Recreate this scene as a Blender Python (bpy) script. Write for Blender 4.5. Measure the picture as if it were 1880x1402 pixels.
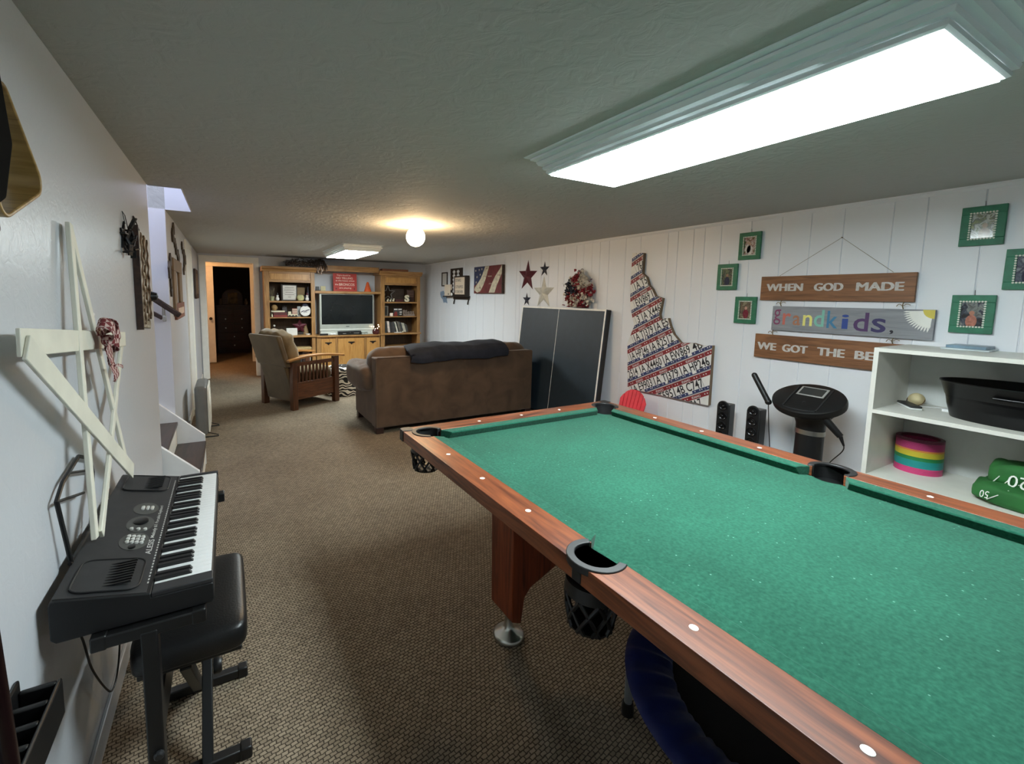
import bpy, bmesh, math, random
from mathutils import Matrix, Vector, Euler
PI = math.pi
random.seed(7)
for _o in list(bpy.data.objects):
    bpy.data.objects.remove(_o)
SC = bpy.context.scene
COL = SC.collection

# ------------------------------------------------------------------ camera, light, exposure
CAMZ = 1.4557
H = 2.1088                      # ceiling height
XL, XR, YF, YB = -0.403, 3.671, 8.607, -1.5
cam_d = bpy.data.cameras.new('camera')
cam = bpy.data.objects.new('camera', cam_d); COL.objects.link(cam)
cam_d.sensor_fit = 'HORIZONTAL'; cam_d.sensor_width = 36
cam_d.lens = 811.4 * 36 / 1880
cam_d.shift_x = 86.2 / 1880; cam_d.shift_y = -72.77 / 1880
cam_d.clip_start = 0.02; cam_d.clip_end = 60
_r = Vector((0.8807938, -0.4732617, 0.0150197)); _d = Vector((-0.0354157, -0.0974781, -0.9946073)); _f = Vector((0.4721737, 0.8755121, -0.1026190))
cam.matrix_world = Matrix(((_r.x, -_d.x, -_f.x, 0), (_r.y, -_d.y, -_f.y, 0), (_r.z, -_d.z, -_f.z, CAMZ), (0, 0, 0, 1)))
SC.camera = cam
w = bpy.data.worlds.new('world'); SC.world = w; w.use_nodes = True
w.node_tree.nodes['Background'].inputs[0].default_value = (0.6, 0.66, 0.72, 1)
w.node_tree.nodes['Background'].inputs[1].default_value = 0.0
SC.view_settings.view_transform = 'Standard'; SC.view_settings.look = 'None'
SC.view_settings.gamma = 1; SC.view_settings.use_curve_mapping = False
SC.view_settings.exposure = 2.0
SC.cycles.max_bounces = 10; SC.cycles.diffuse_bounces = 6; SC.cycles.sample_clamp_indirect = 6
FIX1, FIX2, GLOBE, HALLLAMP, STAIRW = 12.5, 26.0, 32.0, 120.0, 5.0   # lamp strengths
sl = bpy.data.lights.new('stairwell_daylight', 'AREA'); sl.shape = 'RECTANGLE'; sl.size = 1.2; sl.size_y = 0.8
sl.energy = STAIRW; sl.color = (0.80, 0.86, 1.0)
slo = bpy.data.objects.new('stairwell_daylight', sl); COL.objects.link(slo); slo.location = (-1.0, 3.82, 3.35)

# ------------------------------------------------------------------ helpers
def lin(c):
    def g(v):
        v /= 255.0
        return v / 12.92 if v <= 0.04045 else ((v + 0.055) / 1.055) ** 2.4
    return (g(c[0]), g(c[1]), g(c[2]), 1)

class NT:
    def __init__(s, name):
        s.m = bpy.data.materials.new(name); s.m.use_nodes = True
        s.t = s.m.node_tree; s.n = s.t.nodes; s.b = s.n['Principled BSDF']
    def new(s, typ, **kw):
        n = s.n.new(typ)
        for k, v in kw.items():
            if k.startswith('_'): setattr(n, k[1:], v)
            else:
                key = k.replace('_', ' ')
                n.inputs[key].default_value = v
        return n
    def link(s, a, b): s.t.links.new(a, b)
    def ramp(s, fac, stops, interp='LINEAR'):
        r = s.n.new('ShaderNodeValToRGB'); r.color_ramp.interpolation = interp
        el = r.color_ramp.elements
        while len(el) < len(stops): el.new(0.5)
        for e, (p, c) in zip(el, stops): e.position = p; e.color = c
        s.link(fac, r.inputs[0]); return r.outputs[0]
    def coords(s, scale=(1, 1, 1), rot=(0, 0, 0)):
        tc = s.n.new('ShaderNodeTexCoord'); mp = s.n.new('ShaderNodeMapping')
        mp.inputs['Scale'].default_value = scale; mp.inputs['Rotation'].default_value = rot
        s.link(tc.outputs['Object'], mp.inputs[0]); return mp.outputs[0]
    def bump(s, h, strength=0.3, dist=0.01):
        b = s.n.new('ShaderNodeBump'); b.inputs['Strength'].default_value = strength; b.inputs['Distance'].default_value = dist
        s.link(h, b.inputs['Height']); s.link(b.outputs[0], s.b.inputs['Normal'])

MATS = {}
def mat(name, col, rough=0.6, metal=0.0, var=0.06, vscale=14.0, spec=0.5, emit=0.0, bump=0.0, bscale=60.0, coat=0.0):
    if name in MATS: return MATS[name]
    t = NT(name); c = lin(col)
    t.b.inputs['Roughness'].default_value = rough; t.b.inputs['Metallic'].default_value = metal
    t.b.inputs['Specular IOR Level'].default_value = spec
    t.b.inputs['Coat Weight'].default_value = coat
    if emit:
        t.b.inputs['Base Color'].default_value = c
        t.b.inputs['Emission Color'].default_value = c; t.b.inputs['Emission Strength'].default_value = emit
    elif var:
        co = t.coords()
        nz = t.new('ShaderNodeTexNoise', Scale=vscale, Detail=4.0); t.link(co, nz.inputs['Vector'])
        lo = tuple(max(0, v * (1 - var * 1.6)) for v in c[:3]) + (1,); hi = tuple(min(1, v * (1 + var * 1.6)) for v in c[:3]) + (1,)
        t.link(t.ramp(nz.outputs[0], [(0.3, lo), (0.7, hi)]), t.b.inputs['Base Color'])
        if bump:
            nb = t.new('ShaderNodeTexNoise', Scale=bscale, Detail=3.0); t.link(co, nb.inputs['Vector'])
            t.bump(nb.outputs[0], bump, 0.004)
    else:
        t.b.inputs['Base Color'].default_value = c
    MATS[name] = t.m; return t.m

def wood(name, c1, c2, axis='y', rough=0.4, scale=1.0, coat=0.0, knots=False):
    if name in MATS: return MATS[name]
    t = NT(name)
    sc = {'x': (1.2, 14, 14), 'y': (14, 1.2, 14), 'z': (14, 14, 1.2)}[axis]
    co = t.coords(tuple(v * scale for v in sc))
    n1 = t.new('ShaderNodeTexNoise', Scale=2.2, Detail=6.0, Distortion=1.6); t.link(co, n1.inputs['Vector'])
    n2 = t.new('ShaderNodeTexNoise', Scale=9.0, Detail=3.0); t.link(co, n2.inputs['Vector'])
    mx = t.n.new('ShaderNodeMath'); mx.operation = 'MULTIPLY_ADD'; mx.inputs[1].default_value = 0.35
    t.link(n2.outputs[0], mx.inputs[0]); t.link(n1.outputs[0], mx.inputs[2])
    t.link(t.ramp(mx.outputs[0], [(0.48, lin(c1)), (0.62, lin(tuple((a + b) / 2 for a, b in zip(c1, c2)))), (0.82, lin(c2))]), t.b.inputs['Base Color'])
    t.b.inputs['Roughness'].default_value = rough; t.b.inputs['Coat Weight'].default_value = coat; t.b.inputs['Coat Roughness'].default_value = 0.15
    t.bump(n2.outputs[0], 0.06, 0.002)
    MATS[name] = t.m; return t.m

ROOTM = {}
def rootm(o):
    while o.parent: o = o.parent
    return ROOTM[o.name]
def tag(o, label, cat, group=None, kind=None):
    o['label'] = label; o['category'] = cat
    if group: o['group'] = group
    if kind: o['kind'] = kind
    return o
def thing(name, label, cat, loc=(0, 0, 0), rz=0.0, group=None):
    o = bpy.data.objects.new(name, None); COL.objects.link(o); o.empty_display_size = 0.05
    o.location = loc; o.rotation_euler = (0, 0, rz)
    ROOTM[o.name] = Matrix.Translation(loc) @ Matrix.Rotation(rz, 4, 'Z')
    return tag(o, label, cat, group)
def kids(o): return [c for c in bpy.data.objects if c.parent == o]
def dup(o, parent=None, move=None, label=None):
    c = o.copy(); COL.objects.link(c); c.parent = parent
    for ch in kids(o): dup(ch, c)
    if move is not None: c.location = Vector(o.location) + Vector(move)
    if label: c['label'] = label
    return c

class MB:
    def __init__(s, M=None): s.v = []; s.f = []; s.mi = []; s.M = M or Matrix.Identity(4)
    def add(s, vs, fs, mi=0):
        b = len(s.v); s.v += [s.M @ Vector(p) for p in vs]
        s.f += [tuple(b + i for i in f) for f in fs]; s.mi += [mi] * len(fs); return s
    def box(s, x0, x1, y0, y1, z0, z1, mi=0):
        vs = [(x, y, z) for z in (z0, z1) for y in (y0, y1) for x in (x0, x1)]
        return s.add(vs, [(0, 2, 3, 1), (4, 5, 7, 6), (0, 1, 5, 4), (2, 6, 7, 3), (0, 4, 6, 2), (1, 3, 7, 5)], mi)
    def cbox(s, c, d, R=None, mi=0):
        m0 = s.M
        s.M = m0 @ Matrix.Translation(c) @ (R.to_4x4() if R else Matrix.Identity(4))
        s.box(-d[0] / 2, d[0] / 2, -d[1] / 2, d[1] / 2, -d[2] / 2, d[2] / 2, mi); s.M = m0; return s
    def bar(s, a, b, w, t, up=(0, 0, 1), mi=0):
        a, b = Vector(a), Vector(b); z = (b - a); L = z.length; z.normalize()
        x = Vector(up).cross(z)
        if x.length < 1e-4: x = Vector((1, 0, 0)).cross(z)
        x.normalize(); y = z.cross(x)
        R = Matrix((x, y, z)).transposed()
        return s.cbox((a + b) / 2, (w, t, L), R, mi)
    def prism(s, poly, w0, w1, fn, mi=0, caps=True):
        n = len(poly)
        ar = sum(poly[i][0] * poly[(i + 1) % n][1] - poly[(i + 1) % n][0] * poly[i][1] for i in range(n))
        if ar < 0: poly = poly[::-1]
        vs = [fn(u, v, w0) for u, v in poly] + [fn(u, v, w1) for u, v in poly]
        e1 = Vector(fn(1, 0, 0)) - Vector(fn(0, 0, 0)); e2 = Vector(fn(0, 1, 0)) - Vector(fn(0, 0, 0)); e3 = (Vector(fn(0, 0, 1)) - Vector(fn(0, 0, 0))) * (w1 - w0)
        fl = e1.cross(e2).dot(e3) < 0
        fs = [(i, (i + 1) % n, n + (i + 1) % n, n + i) for i in range(n)]
        if caps: fs += [tuple(range(n - 1, -1, -1)), tuple(range(n, 2 * n))]
        if fl: fs = [f[::-1] for f in fs]
        return s.add(vs, fs, mi)
    def lathe(s, prof, c=(0, 0, 0), seg=24, R=None, mi=0, sx=1.0, sy=1.0):
        n = len(prof); vs = []
        for k in range(seg):
            a = 2 * PI * k / seg
            for r, z in prof: vs.append((r * math.cos(a) * sx, r * math.sin(a) * sy, z))
        fs = [(k * n + i, ((k + 1) % seg) * n + i, ((k + 1) % seg) * n + i + 1, k * n + i + 1) for k in range(seg) for i in range(n - 1)]
        m0 = s.M; s.M = m0 @ Matrix.Translation(c) @ (R.to_4x4() if R else Matrix.Identity(4))
        if prof[0][0] > 1e-6: fs.append(tuple(k * n for k in range(seg - 1, -1, -1))) if prof[0] != prof[-1] else None
        if prof[-1][0] > 1e-6 and prof[0] != prof[-1]: fs.append(tuple(k * n + n - 1 for k in range(seg)))
        s.add(vs, fs, mi); s.M = m0; return s
    def cyl(s, a, b, r, seg=16, mi=0, r2=None):
        a, b = Vector(a), Vector(b); z = b - a; L = z.length
        R = z.to_track_quat('Z', 'Y').to_matrix()
        return s.lathe([(r, 0), (r if r2 is None else r2, L)], a, seg, R, mi)
    def sphere(s, c, r, seg=20, rings=12, R=None, mi=0, e=1.0, e2=None):
        if not isinstance(r, (tuple, list)): r = (r, r, r)
        e2 = e if e2 is None else e2
        P = lambda v, k: math.copysign(abs(v) ** k, v)
        vs = [(0, 0, -r[2])]
        for i in range(1, rings):
            p = -PI / 2 + PI * i / rings
            for k in range(seg):
                a = 2 * PI * k / seg
                vs.append((r[0] * P(math.cos(p), e) * P(math.cos(a), e2), r[1] * P(math.cos(p), e) * P(math.sin(a), e2), r[2] * P(math.sin(p), e)))
        vs.append((0, 0, r[2])); T = len(vs) - 1
        fs = [(0, 1 + (k + 1) % seg, 1 + k) for k in range(seg)]
        for i in range(rings - 2):
            for k in range(seg):
                a = 1 + i * seg + k; b = 1 + i * seg + (k + 1) % seg
                fs.append((a, b, b + seg, a + seg))
        o = 1 + (rings - 2) * seg
        fs += [(o + k, o + (k + 1) % seg, T) for k in range(seg)]
        m0 = s.M; s.M = m0 @ Matrix.Translation(c) @ (R.to_4x4() if R else Matrix.Identity(4))
        s.add(vs, fs, mi); s.M = m0; return s
    def tube(s, pts, r, seg=8, mi=0, closed=False):
        pts = [Vector(p) for p in pts]; n = len(pts); vs = []
        prev = None
        for i, p in enumerate(pts):
            if closed: t = pts[(i + 1) % n] - pts[i - 1]
            else: t = pts[min(i + 1, n - 1)] - pts[max(i - 1, 0)]
            if t.length < 1e-9: t = Vector((0, 0, 1))
            t.normalize()
            if prev is None:
                x = t.cross(Vector((0, 0, 1)))
                if x.length < 0.05: x = t.cross(Vector((1, 0, 0)))
            else: x = prev - t * prev.dot(t)
            x.normalize(); prev = x; y = t.cross(x)
            rr = r[i] if isinstance(r, (list, tuple)) else r
            for k in range(seg):
                a = 2 * PI * k / seg; vs.append(p + x * (rr * math.cos(a)) + y * (rr * math.sin(a)))
        m = n if closed else n - 1
        fs = [(i * seg + k, i * seg + (k + 1) % seg, ((i + 1) % n) * seg + (k + 1) % seg, ((i + 1) % n) * seg + k) for i in range(m) for k in range(seg)]
        if not closed: fs += [tuple(range(seg - 1, -1, -1)), tuple((n - 1) * seg + k for k in range(seg))]
        return s.add(vs, fs, mi)
    def grid(s, nu, nv, fn, mi=0, flip=False):
        vs = [fn(i / nu, j / nv) for i in range(nu + 1) for j in range(nv + 1)]
        fs = [(i * (nv + 1) + j, (i + 1) * (nv + 1) + j, (i + 1) * (nv + 1) + j + 1, i * (nv + 1) + j + 1) for i in range(nu) for j in range(nv)]
        if flip: fs = [f[::-1] for f in fs]
        return s.add(vs, fs, mi)
    def build(s, name, m, parent=None, bevel=0.0, smooth=35, seg=2, loc=None, sub=0, label=None, structure=False, kind=None):
        me = bpy.data.meshes.new(name)
        if parent is not None: inv = rootm(parent).inverted()
        else:
            if loc is None:
                xs = [p.x for p in s.v]; ys = [p.y for p in s.v]; zs = [p.z for p in s.v]
                loc = ((min(xs) + max(xs)) / 2, (min(ys) + max(ys)) / 2, min(zs))
            inv = Matrix.Translation(loc).inverted()
        me.from_pydata([inv @ p for p in s.v], [], s.f)
        ml = m if isinstance(m, (list, tuple)) else [m]
        for q in ml: me.materials.append(q)
        if len(ml) > 1: me.polygons.foreach_set('material_index', s.mi)
        me.update()
        if smooth:
            me.polygons.foreach_set('use_smooth', [True] * len(me.polygons))
            me.set_sharp_from_angle(angle=math.radians(smooth))
        o = bpy.data.objects.new(name, me); COL.objects.link(o)
        if parent is not None: o.parent = parent
        else:
            o.location = loc; ROOTM[o.name] = Matrix.Translation(loc)
        if bevel:
            b = o.modifiers.new('bevel', 'BEVEL'); b.width = bevel; b.segments = seg; b.limit_method = 'ANGLE'; b.angle_limit = math.radians(40)
        if sub:
            q = o.modifiers.new('subsurf', 'SUBSURF'); q.levels = sub; q.render_levels = sub
        if label: o['label'] = label
        if structure: o['kind'] = 'structure'
        if kind: o['kind'] = kind
        return o

# text -------------------------------------------------------------
_TC = {}
def glyphs(txt, bold=0.0):
    k = (txt, bold)
    if k not in _TC:
        cu = bpy.data.curves.new('lettering_source', 'FONT'); cu.body = txt; cu.size = 1.0; cu.offset = bold; cu.resolution_u = 3
        ob = bpy.data.objects.new('lettering_source', cu); COL.objects.link(ob)
        dg = bpy.context.evaluated_depsgraph_get()
        me = bpy.data.meshes.new_from_object(ob.evaluated_get(dg))
        vs = [tuple(v.co) for v in me.vertices]; fs = [tuple(p.vertices) for p in me.polygons]
        bpy.data.objects.remove(ob); bpy.data.curves.remove(cu); bpy.data.meshes.remove(me)
        _TC[k] = (vs, fs)
    return _TC[k]
def text(mb, txt, o, X, Y, width=None, height=None, bold=0.0, mi=0, lift=0.0):
    """letter shapes from o (lower left) along X (width metres) and up Y (height metres), lifted off the surface"""
    vs, fs = glyphs(txt, bold)
    if not vs: return
    x0 = min(v[0] for v in vs); x1 = max(v[0] for v in vs); y0 = min(v[1] for v in vs); y1 = max(v[1] for v in vs)
    sy = height / (y1 - y0) if height else None; sx = width / (x1 - x0) if width else sy
    if sy is None: sy = sx
    X, Y, o = Vector(X), Vector(Y), Vector(o); N = X.cross(Y)
    mb.add([o + X * ((v[0] - x0) * sx) + Y * ((v[1] - y0) * sy) + N * lift for v in vs], fs, mi)
WX, WY = (0, -1, 0), (0, 0, 1)     # right wall: reading direction and up
def arc(cx, cy, r, a0, a1, n):
    return [(cx + r * math.cos(math.radians(a0 + (a1 - a0) * i / n)), cy + r * math.sin(math.radians(a0 + (a1 - a0) * i / n))) for i in range(n + 1)]
def star(cx, cy, R, r, rot=90):
    return [((cx + (R if i % 2 == 0 else r) * math.cos(math.radians(rot + 36 * i))), cy + (R if i % 2 == 0 else r) * math.sin(math.radians(rot + 36 * i))) for i in range(10)]
fYZ = lambda x0: (lambda u, v, w: (x0 + w, u, v))
fXZ = lambda y0: (lambda u, v, w: (u, y0 + w, v))
fXY = lambda z0: (lambda u, v, w: (u, v, z0 + w))
# ------------------------------------------------------------------ materials of the room
def m_carpet():
    t = NT('carpet_weave'); co = t.coords((1, 1, 1), (0, 0, math.radians(-10)))
    br = t.n.new('ShaderNodeTexBrick'); br.offset = 0.5
    for k, v in dict(Scale=1.0).items(): br.inputs[k].default_value = v
    br.inputs['Color1'].default_value = lin((160, 145, 126)); br.inputs['Color2'].default_value = lin((138, 124, 107)); br.inputs['Mortar'].default_value = lin((64, 56, 48))
    br.inputs['Mortar Size'].default_value = 0.0026; br.inputs['Mortar Smooth'].default_value = 0.9
    br.inputs['Brick Width'].default_value = 0.022; br.inputs['Row Height'].default_value = 0.0135
    wob = t.new('ShaderNodeTexNoise', Scale=70.0, Detail=2.0); t.link(co, wob.inputs['Vector'])
    mv = t.n.new('ShaderNodeMix'); mv.data_type = 'VECTOR'; mv.inputs[0].default_value = 0.009
    t.link(co, mv.inputs[4]); t.link(wob.outputs[1], mv.inputs[5]); t.link(mv.outputs[1], br.inputs['Vector'])
    nz = t.new('ShaderNodeTexNoise', Scale=1.6, Detail=4.0); t.link(co, nz.inputs['Vector'])
    mx = t.n.new('ShaderNodeMix'); mx.data_type = 'RGBA'; mx.blend_type = 'MULTIPLY'; mx.inputs[0].default_value = 0.55
    t.link(br.outputs[0], mx.inputs[6]); t.link(t.ramp(nz.outputs[0], [(0.3, lin((205, 200, 195))), (0.65, lin((255, 255, 250)))]), mx.inputs[7])
    t.link(mx.outputs[2], t.b.inputs['Base Color']); t.b.inputs['Roughness'].default_value = 0.95; t.b.inputs['Specular IOR Level'].default_value = 0.1
    inv = t.n.new('ShaderNodeMath'); inv.operation = 'SUBTRACT'; inv.inputs[0].default_value = 1.0; t.link(br.outputs[1], inv.inputs[1])
    t.bump(inv.outputs[0], 0.5, 0.004)
    return t.m
def m_plaster(name, col, rough, s1, strength, dist):
    t = NT(name); co = t.coords()
    t.b.inputs['Base Color'].default_value = lin(col); t.b.inputs['Roughness'].default_value = rough
    a = t.new('ShaderNodeTexNoise', Scale=s1, Detail=5.0, Distortion=1.2); t.link(co, a.inputs['Vector'])
    b = t.new('ShaderNodeTexNoise', Scale=s1 * 4, Detail=3.0); t.link(co, b.inputs['Vector'])
    mx = t.n.new('ShaderNodeMath'); mx.operation = 'MULTIPLY_ADD'; mx.inputs[1].default_value = 0.4
    t.link(b.outputs[0], mx.inputs[0]); t.link(t.ramp(a.outputs[0], [(0.42, (0, 0, 0, 1)), (0.6, (1, 1, 1, 1))]), mx.inputs[2])
    t.bump(mx.outputs[0], strength, dist); return t.m
CARPET = m_carpet()
CEIL = m_plaster('ceiling_texture', (181, 181, 177), 0.85, 13.0, 0.3, 0.005)
WALLP = m_plaster('wall_enamel', (204, 207, 213), 0.32, 26.0, 0.10, 0.003)
PANEL = m_plaster('wall_panelling_paint', (227, 230, 236), 0.42, 40.0, 0.06, 0.002)
TRIM = mat('trim_paint', (240, 238, 230), 0.35, var=0.02)
WHITE = mat('white_paint', (232, 232, 232), 0.4, var=0.02)
DARKWOOD = wood('stair_tread_wood', (34, 22, 18), (66, 46, 38), 'y', 0.3, 0.6)
BLACK = mat('black_plastic', (18, 18, 19), 0.4, var=0.05)
BLACKM = mat('black_metal', (14, 14, 15), 0.45, var=0.05)
DARKG = mat('charcoal_plastic', (40, 40, 42), 0.45, var=0.05)
CHROME = mat('brushed_metal', (196, 194, 186), 0.3, 1.0, var=0.04)
PINE = wood('pine_vertical', (132, 92, 50), (174, 130, 78), 'z', 0.42)
PINEH = wood('pine_horizontal', (138, 96, 54), (178, 134, 82), 'x', 0.42)
PINED = wood('pine_door', (170, 118, 60), (198, 148, 84), 'z', 0.38)
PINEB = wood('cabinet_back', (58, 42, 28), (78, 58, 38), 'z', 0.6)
IRON = mat('dark_iron', (34, 24, 18), 0.5, 0.4, var=0.1)

# ------------------------------------------------------------------ the room
mb = MB(); mb.box(-2.2, XR + .12, YB - .1, 13.4, -.08, 0)
mb.build('floor', CARPET, loc=(0, 0, 0), structure=True)
HX, HY0, HY1 = -0.222, 3.38, 4.29                                      # stairwell opening in the ceiling
mb = MB()
mb.box(-.53, XR + .12, YB - .1, HY0, H, H + .25); mb.box(XL - .11, XR + .12, HY1, YF + .11, H, H + .25); mb.box(-1.4, XR + .12, YF + .11, 13.4, H, H + .25); mb.box(HX, XR + .12, HY0, HY1, H, H + .25)
mb.build('ceiling', CEIL, loc=(0, 0, H), structure=True)
# left wall: near part, part beyond the stairs with a doorway in it
mb = MB(); mb.box(XL - .11, XL, YB, 3.36, 0, H)
mb.build('wall_left', WALLP, structure=True, bevel=.004)
mb = MB(); mb.box(XL - .11, XL, HY1, YF, 0, H)
mb.build('wall_left_far', WALLP, structure=True, bevel=.004)
# right wall: plank panelling with cut grooves
gro = [-1.2, -.9, -.62, -.41, -.1, .1, .27, .4, .66, .839, 1.068, 1.219, 1.47, 1.66, 1.85, 2.07, 2.31, 2.456, 2.56, 2.716, 2.82, 3.132, 3.32, 3.546, 3.68, 3.801, 3.935, 4.058, 4.262, 4.379, 4.563, 4.72, 4.95, 5.192, 5.282, 5.597, 5.85, 6.198, 6.437, 6.7, 6.86, 7.1, 7.38, 7.6, 7.85, 8.1, 8.3]
prof = [(YB, 0)]
for y in gro: prof += [(y - .004, 0), (y - .001, .005), (y + .001, .005), (y + .004, 0)]
prof += [(YF, 0)]
mb = MB(); n = len(prof)
mb.add([(XR + d, y, z) for z in (0, H) for y, d in prof], [(i, n + i, n + i + 1, i + 1) for i in range(n - 1)])
mb.box(XR + .008, XR + .12, YB, YF, 0, H)
mb.build('wall_right', PANEL, loc=(XR, 4, 0), smooth=0, structure=True)
mb = MB(); mb.prism([(0, 0), (0, -.028), (-.006, -.028), (-.018, -.012), (-.018, 0)], YB, YF, lambda u, v, w: (XR + u, w, H + v))
mb.build('trim_1', PANEL, structure=True, smooth=0)
mb = MB(); mb.box(XL - .11, XR + .12, YB - .1, YB, 0, H); mb.build('wall_back', WALLP, structure=True)
# far wall with the cased opening
OX0, OX1, OZ = -.305, .443, 1.99
mb = MB(); mb.box(XL - .11, OX0, YF, YF + .11, 0, H); mb.box(OX1, XR + .12, YF, YF + .11, 0, H); mb.box(OX0, OX1, YF, YF + .11, OZ, H)
mb.build('wall_far', WALLP, loc=(0, YF, 0), structure=True)
mb = MB()
mb.box(OX0 - .078, OX0, YF - .022, YF, 0, OZ + .085); mb.box(OX1, OX1 + .074, YF - .022, YF, 0, OZ + .085); mb.box(OX0, OX1, YF - .016, YF, OZ, OZ + .085)
mb.box(OX0, OX0 + .014, YF, YF + .11, 0, OZ); mb.box(OX1 - .014, OX1, YF, YF + .11, 0, OZ); mb.box(OX0 + .014, OX1 - .014, YF, YF + .11, OZ - .014, OZ)
mb.build('trim_2', TRIM, loc=(0, YF, 0), structure=True, smooth=0)
# small lit passage behind it, second doorway with its door swung open, dark bedroom
Y2 = 10.5
mb = MB(); mb.box(-1.35, -1.25, YF + .11, 13.4, 0, H); mb.build('wall_passage_left', WALLP, structure=True)
mb = MB(); mb.box(1.0, 1.1, YF + .11, 13.4, 0, H); mb.build('wall_passage_right', WALLP, structure=True)
D0, D1 = -.225, .455
mb = MB(); mb.box(-1.25, D0 - .70, Y2, Y2 + .1, 0, H); mb.box(D1, 1.0, Y2, Y2 + .1, 0, H); mb.box(D0 - .70, D1, Y2, Y2 + .1, 2.005, H)
mb.build('wall_passage_far', WALLP, loc=(0, Y2, 0), structure=True)
mb = MB(); mb.box(D1, D1 + .06, Y2 - .015, Y2, 0, 2.06); mb.box(D0 - .76, D1, Y2 - .015, Y2, 2.0, 2.06); mb.build('trim_3', TRIM, loc=(0, Y2, 0), structure=True)
UNLITWALL = mat('bedroom_unlit_tone', (54, 48, 46), 0.8, var=0.05)  # darkness of the unlit bedroom put into the wall colour
mb = MB(); mb.box(-1.25, 1.0, 13.2, 13.3, 0, H); mb.build('wall_bedroom', UNLITWALL, structure=True)
t = thing('door_1', 'white door standing ajar in the orange lit passage, dark round knob', 'door', (D0, Y2 + .02, 0)); t['kind'] = 'structure'
mb = MB(); mb.box(D0 - .69, D0, Y2 + .005, Y2 + .04, .012, 2.0)
for z0, z1 in ((.2, .85), (1.05, 1.85)): mb.box(D0 - .58, D0 - .11, Y2 - .001, Y2 + .006, z0, z1)
t2 = mb.build('door_leaf', WHITE, t, bevel=.004)
mb = MB(); mb.lathe([(.026, 0), (.026, .006), (.011, .01), (.011, .03), (.026, .042), (.03, .055), (.022, .066), (0, .068)], (D0 - .07, Y2 + .006, .93), 16, Matrix.Rotation(PI / 2, 3, 'X'))
mb.build('knob', IRON, t2)
# passage lamp (gives the orange glow)
t = thing('passage_lamp', 'warm bulb glowing on the passage ceiling', 'lamp', (-.75, 9.5, H))
mb = MB(); mb.lathe([(.06, 0), (.06, -.02), (.03, -.035)], (-.75, 9.5, H), 16); mb.build('base', TRIM, t)
mb = MB(); mb.sphere((-.75, 9.5, H - .075), .045); mb.build('bulb', mat('warm_bulb', (255, 186, 120), emit=HALLLAMP), t)
# dresser in the dark bedroom
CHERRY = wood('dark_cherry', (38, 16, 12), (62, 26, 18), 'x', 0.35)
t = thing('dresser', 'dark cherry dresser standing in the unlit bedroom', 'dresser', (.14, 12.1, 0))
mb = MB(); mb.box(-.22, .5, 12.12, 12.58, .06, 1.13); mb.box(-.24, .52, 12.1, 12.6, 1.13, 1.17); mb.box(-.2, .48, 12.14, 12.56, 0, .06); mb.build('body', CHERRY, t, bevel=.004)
for z0, z1 in ((.1, .29), (.31, .5), (.52, .72), (.74, .93)):
    for a, b in (((-.2, .48),) if z0 < .4 else ((-.2, .13), (.15, .48))):
        mb = MB(); mb.box(a, b, 12.105, 12.12, z0, z1); dr = mb.build('drawer', CHERRY, t, bevel=.004)
        mb = MB(); mb.cyl(((a + b) / 2, 12.105, (z0 + z1) / 2), ((a + b) / 2, 12.085, (z0 + z1) / 2), .014); mb.build('knob', CHROME, dr)
for a, b in ((-.2, .13), (.15, .48)):
    mb = MB(); mb.box(a, b, 12.105, 12.12, .95, 1.11); mb.build('drawer', CHERRY, t, bevel=.004)
t = thing('picture_frame', 'arched dark frame with a pale picture standing on the bedroom dresser', 'picture frame', (.13, 12.3, 1.17))
mb = MB(); mb.prism([(-.09, 1.17), (.35, 1.17), (.35, 1.4)] + arc(.13, 1.32, .235, 20, 160, 8) + [(-.09, 1.4)], 0, .03, fXZ(12.3)); mb.build('frame', CHERRY, t)
mb = MB(); mb.box(.03, .24, 12.294, 12.3, 1.2, 1.47); mb.build('picture', mat('dim_print', (120, 108, 84), .6, var=.5, vscale=9), t)
for nm, x, lab in (('jar', -.13, 'small pale jar on the left end of the bedroom dresser'), ('jar', .42, 'small pale jar on the right end of the bedroom dresser')):
    mb = MB(); mb.lathe([(.0, 0), (.035, 0), (.045, .05), (.04, .1), (.022, .13), (.03, .15), (0, .15)], (x, 12.3, 1.17), 14); tag(mb.build(nm, mat('jar_glaze', (120, 112, 100), .4), smooth=60), lab, 'jar', 'jars on the bedroom dresser')

# left wall doorway beyond the stairs (closed, seen edge on)
t = thing('door_2', 'white door with white casing at the far end of the left wall', 'door', (XL, 6.5, 0)); t['kind'] = 'structure'
mb = MB(); mb.box(XL, XL + .018, 6.02, 6.11, 0, 2.06); mb.box(XL, XL + .018, 6.87, 6.96, 0, 2.06); mb.box(XL, XL + .018, 6.11, 6.87, 1.98, 2.06); mb.build('casing', TRIM, t, bevel=.003)
mb = MB(); mb.box(XL + .001, XL + .008, 6.11, 6.87, .01, 1.98); mb.build('door_leaf', TRIM, t)
mb = MB(); mb.box(XL, XL + .012, 4.30, 6.02, 0, .09); mb.build('baseboard_left_far', TRIM, structure=True, bevel=.003)
mb = MB(); mb.box(XL, XL + .012, YB, 3.30, 0, .085); mb.build('baseboard_left', WALLP, structure=True, bevel=.003)
mb = MB(); mb.box(XL, XL + .012, 6.96, YF - .02, 0, .09); mb.build('baseboard_left_end', TRIM, structure=True, bevel=.003)

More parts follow.
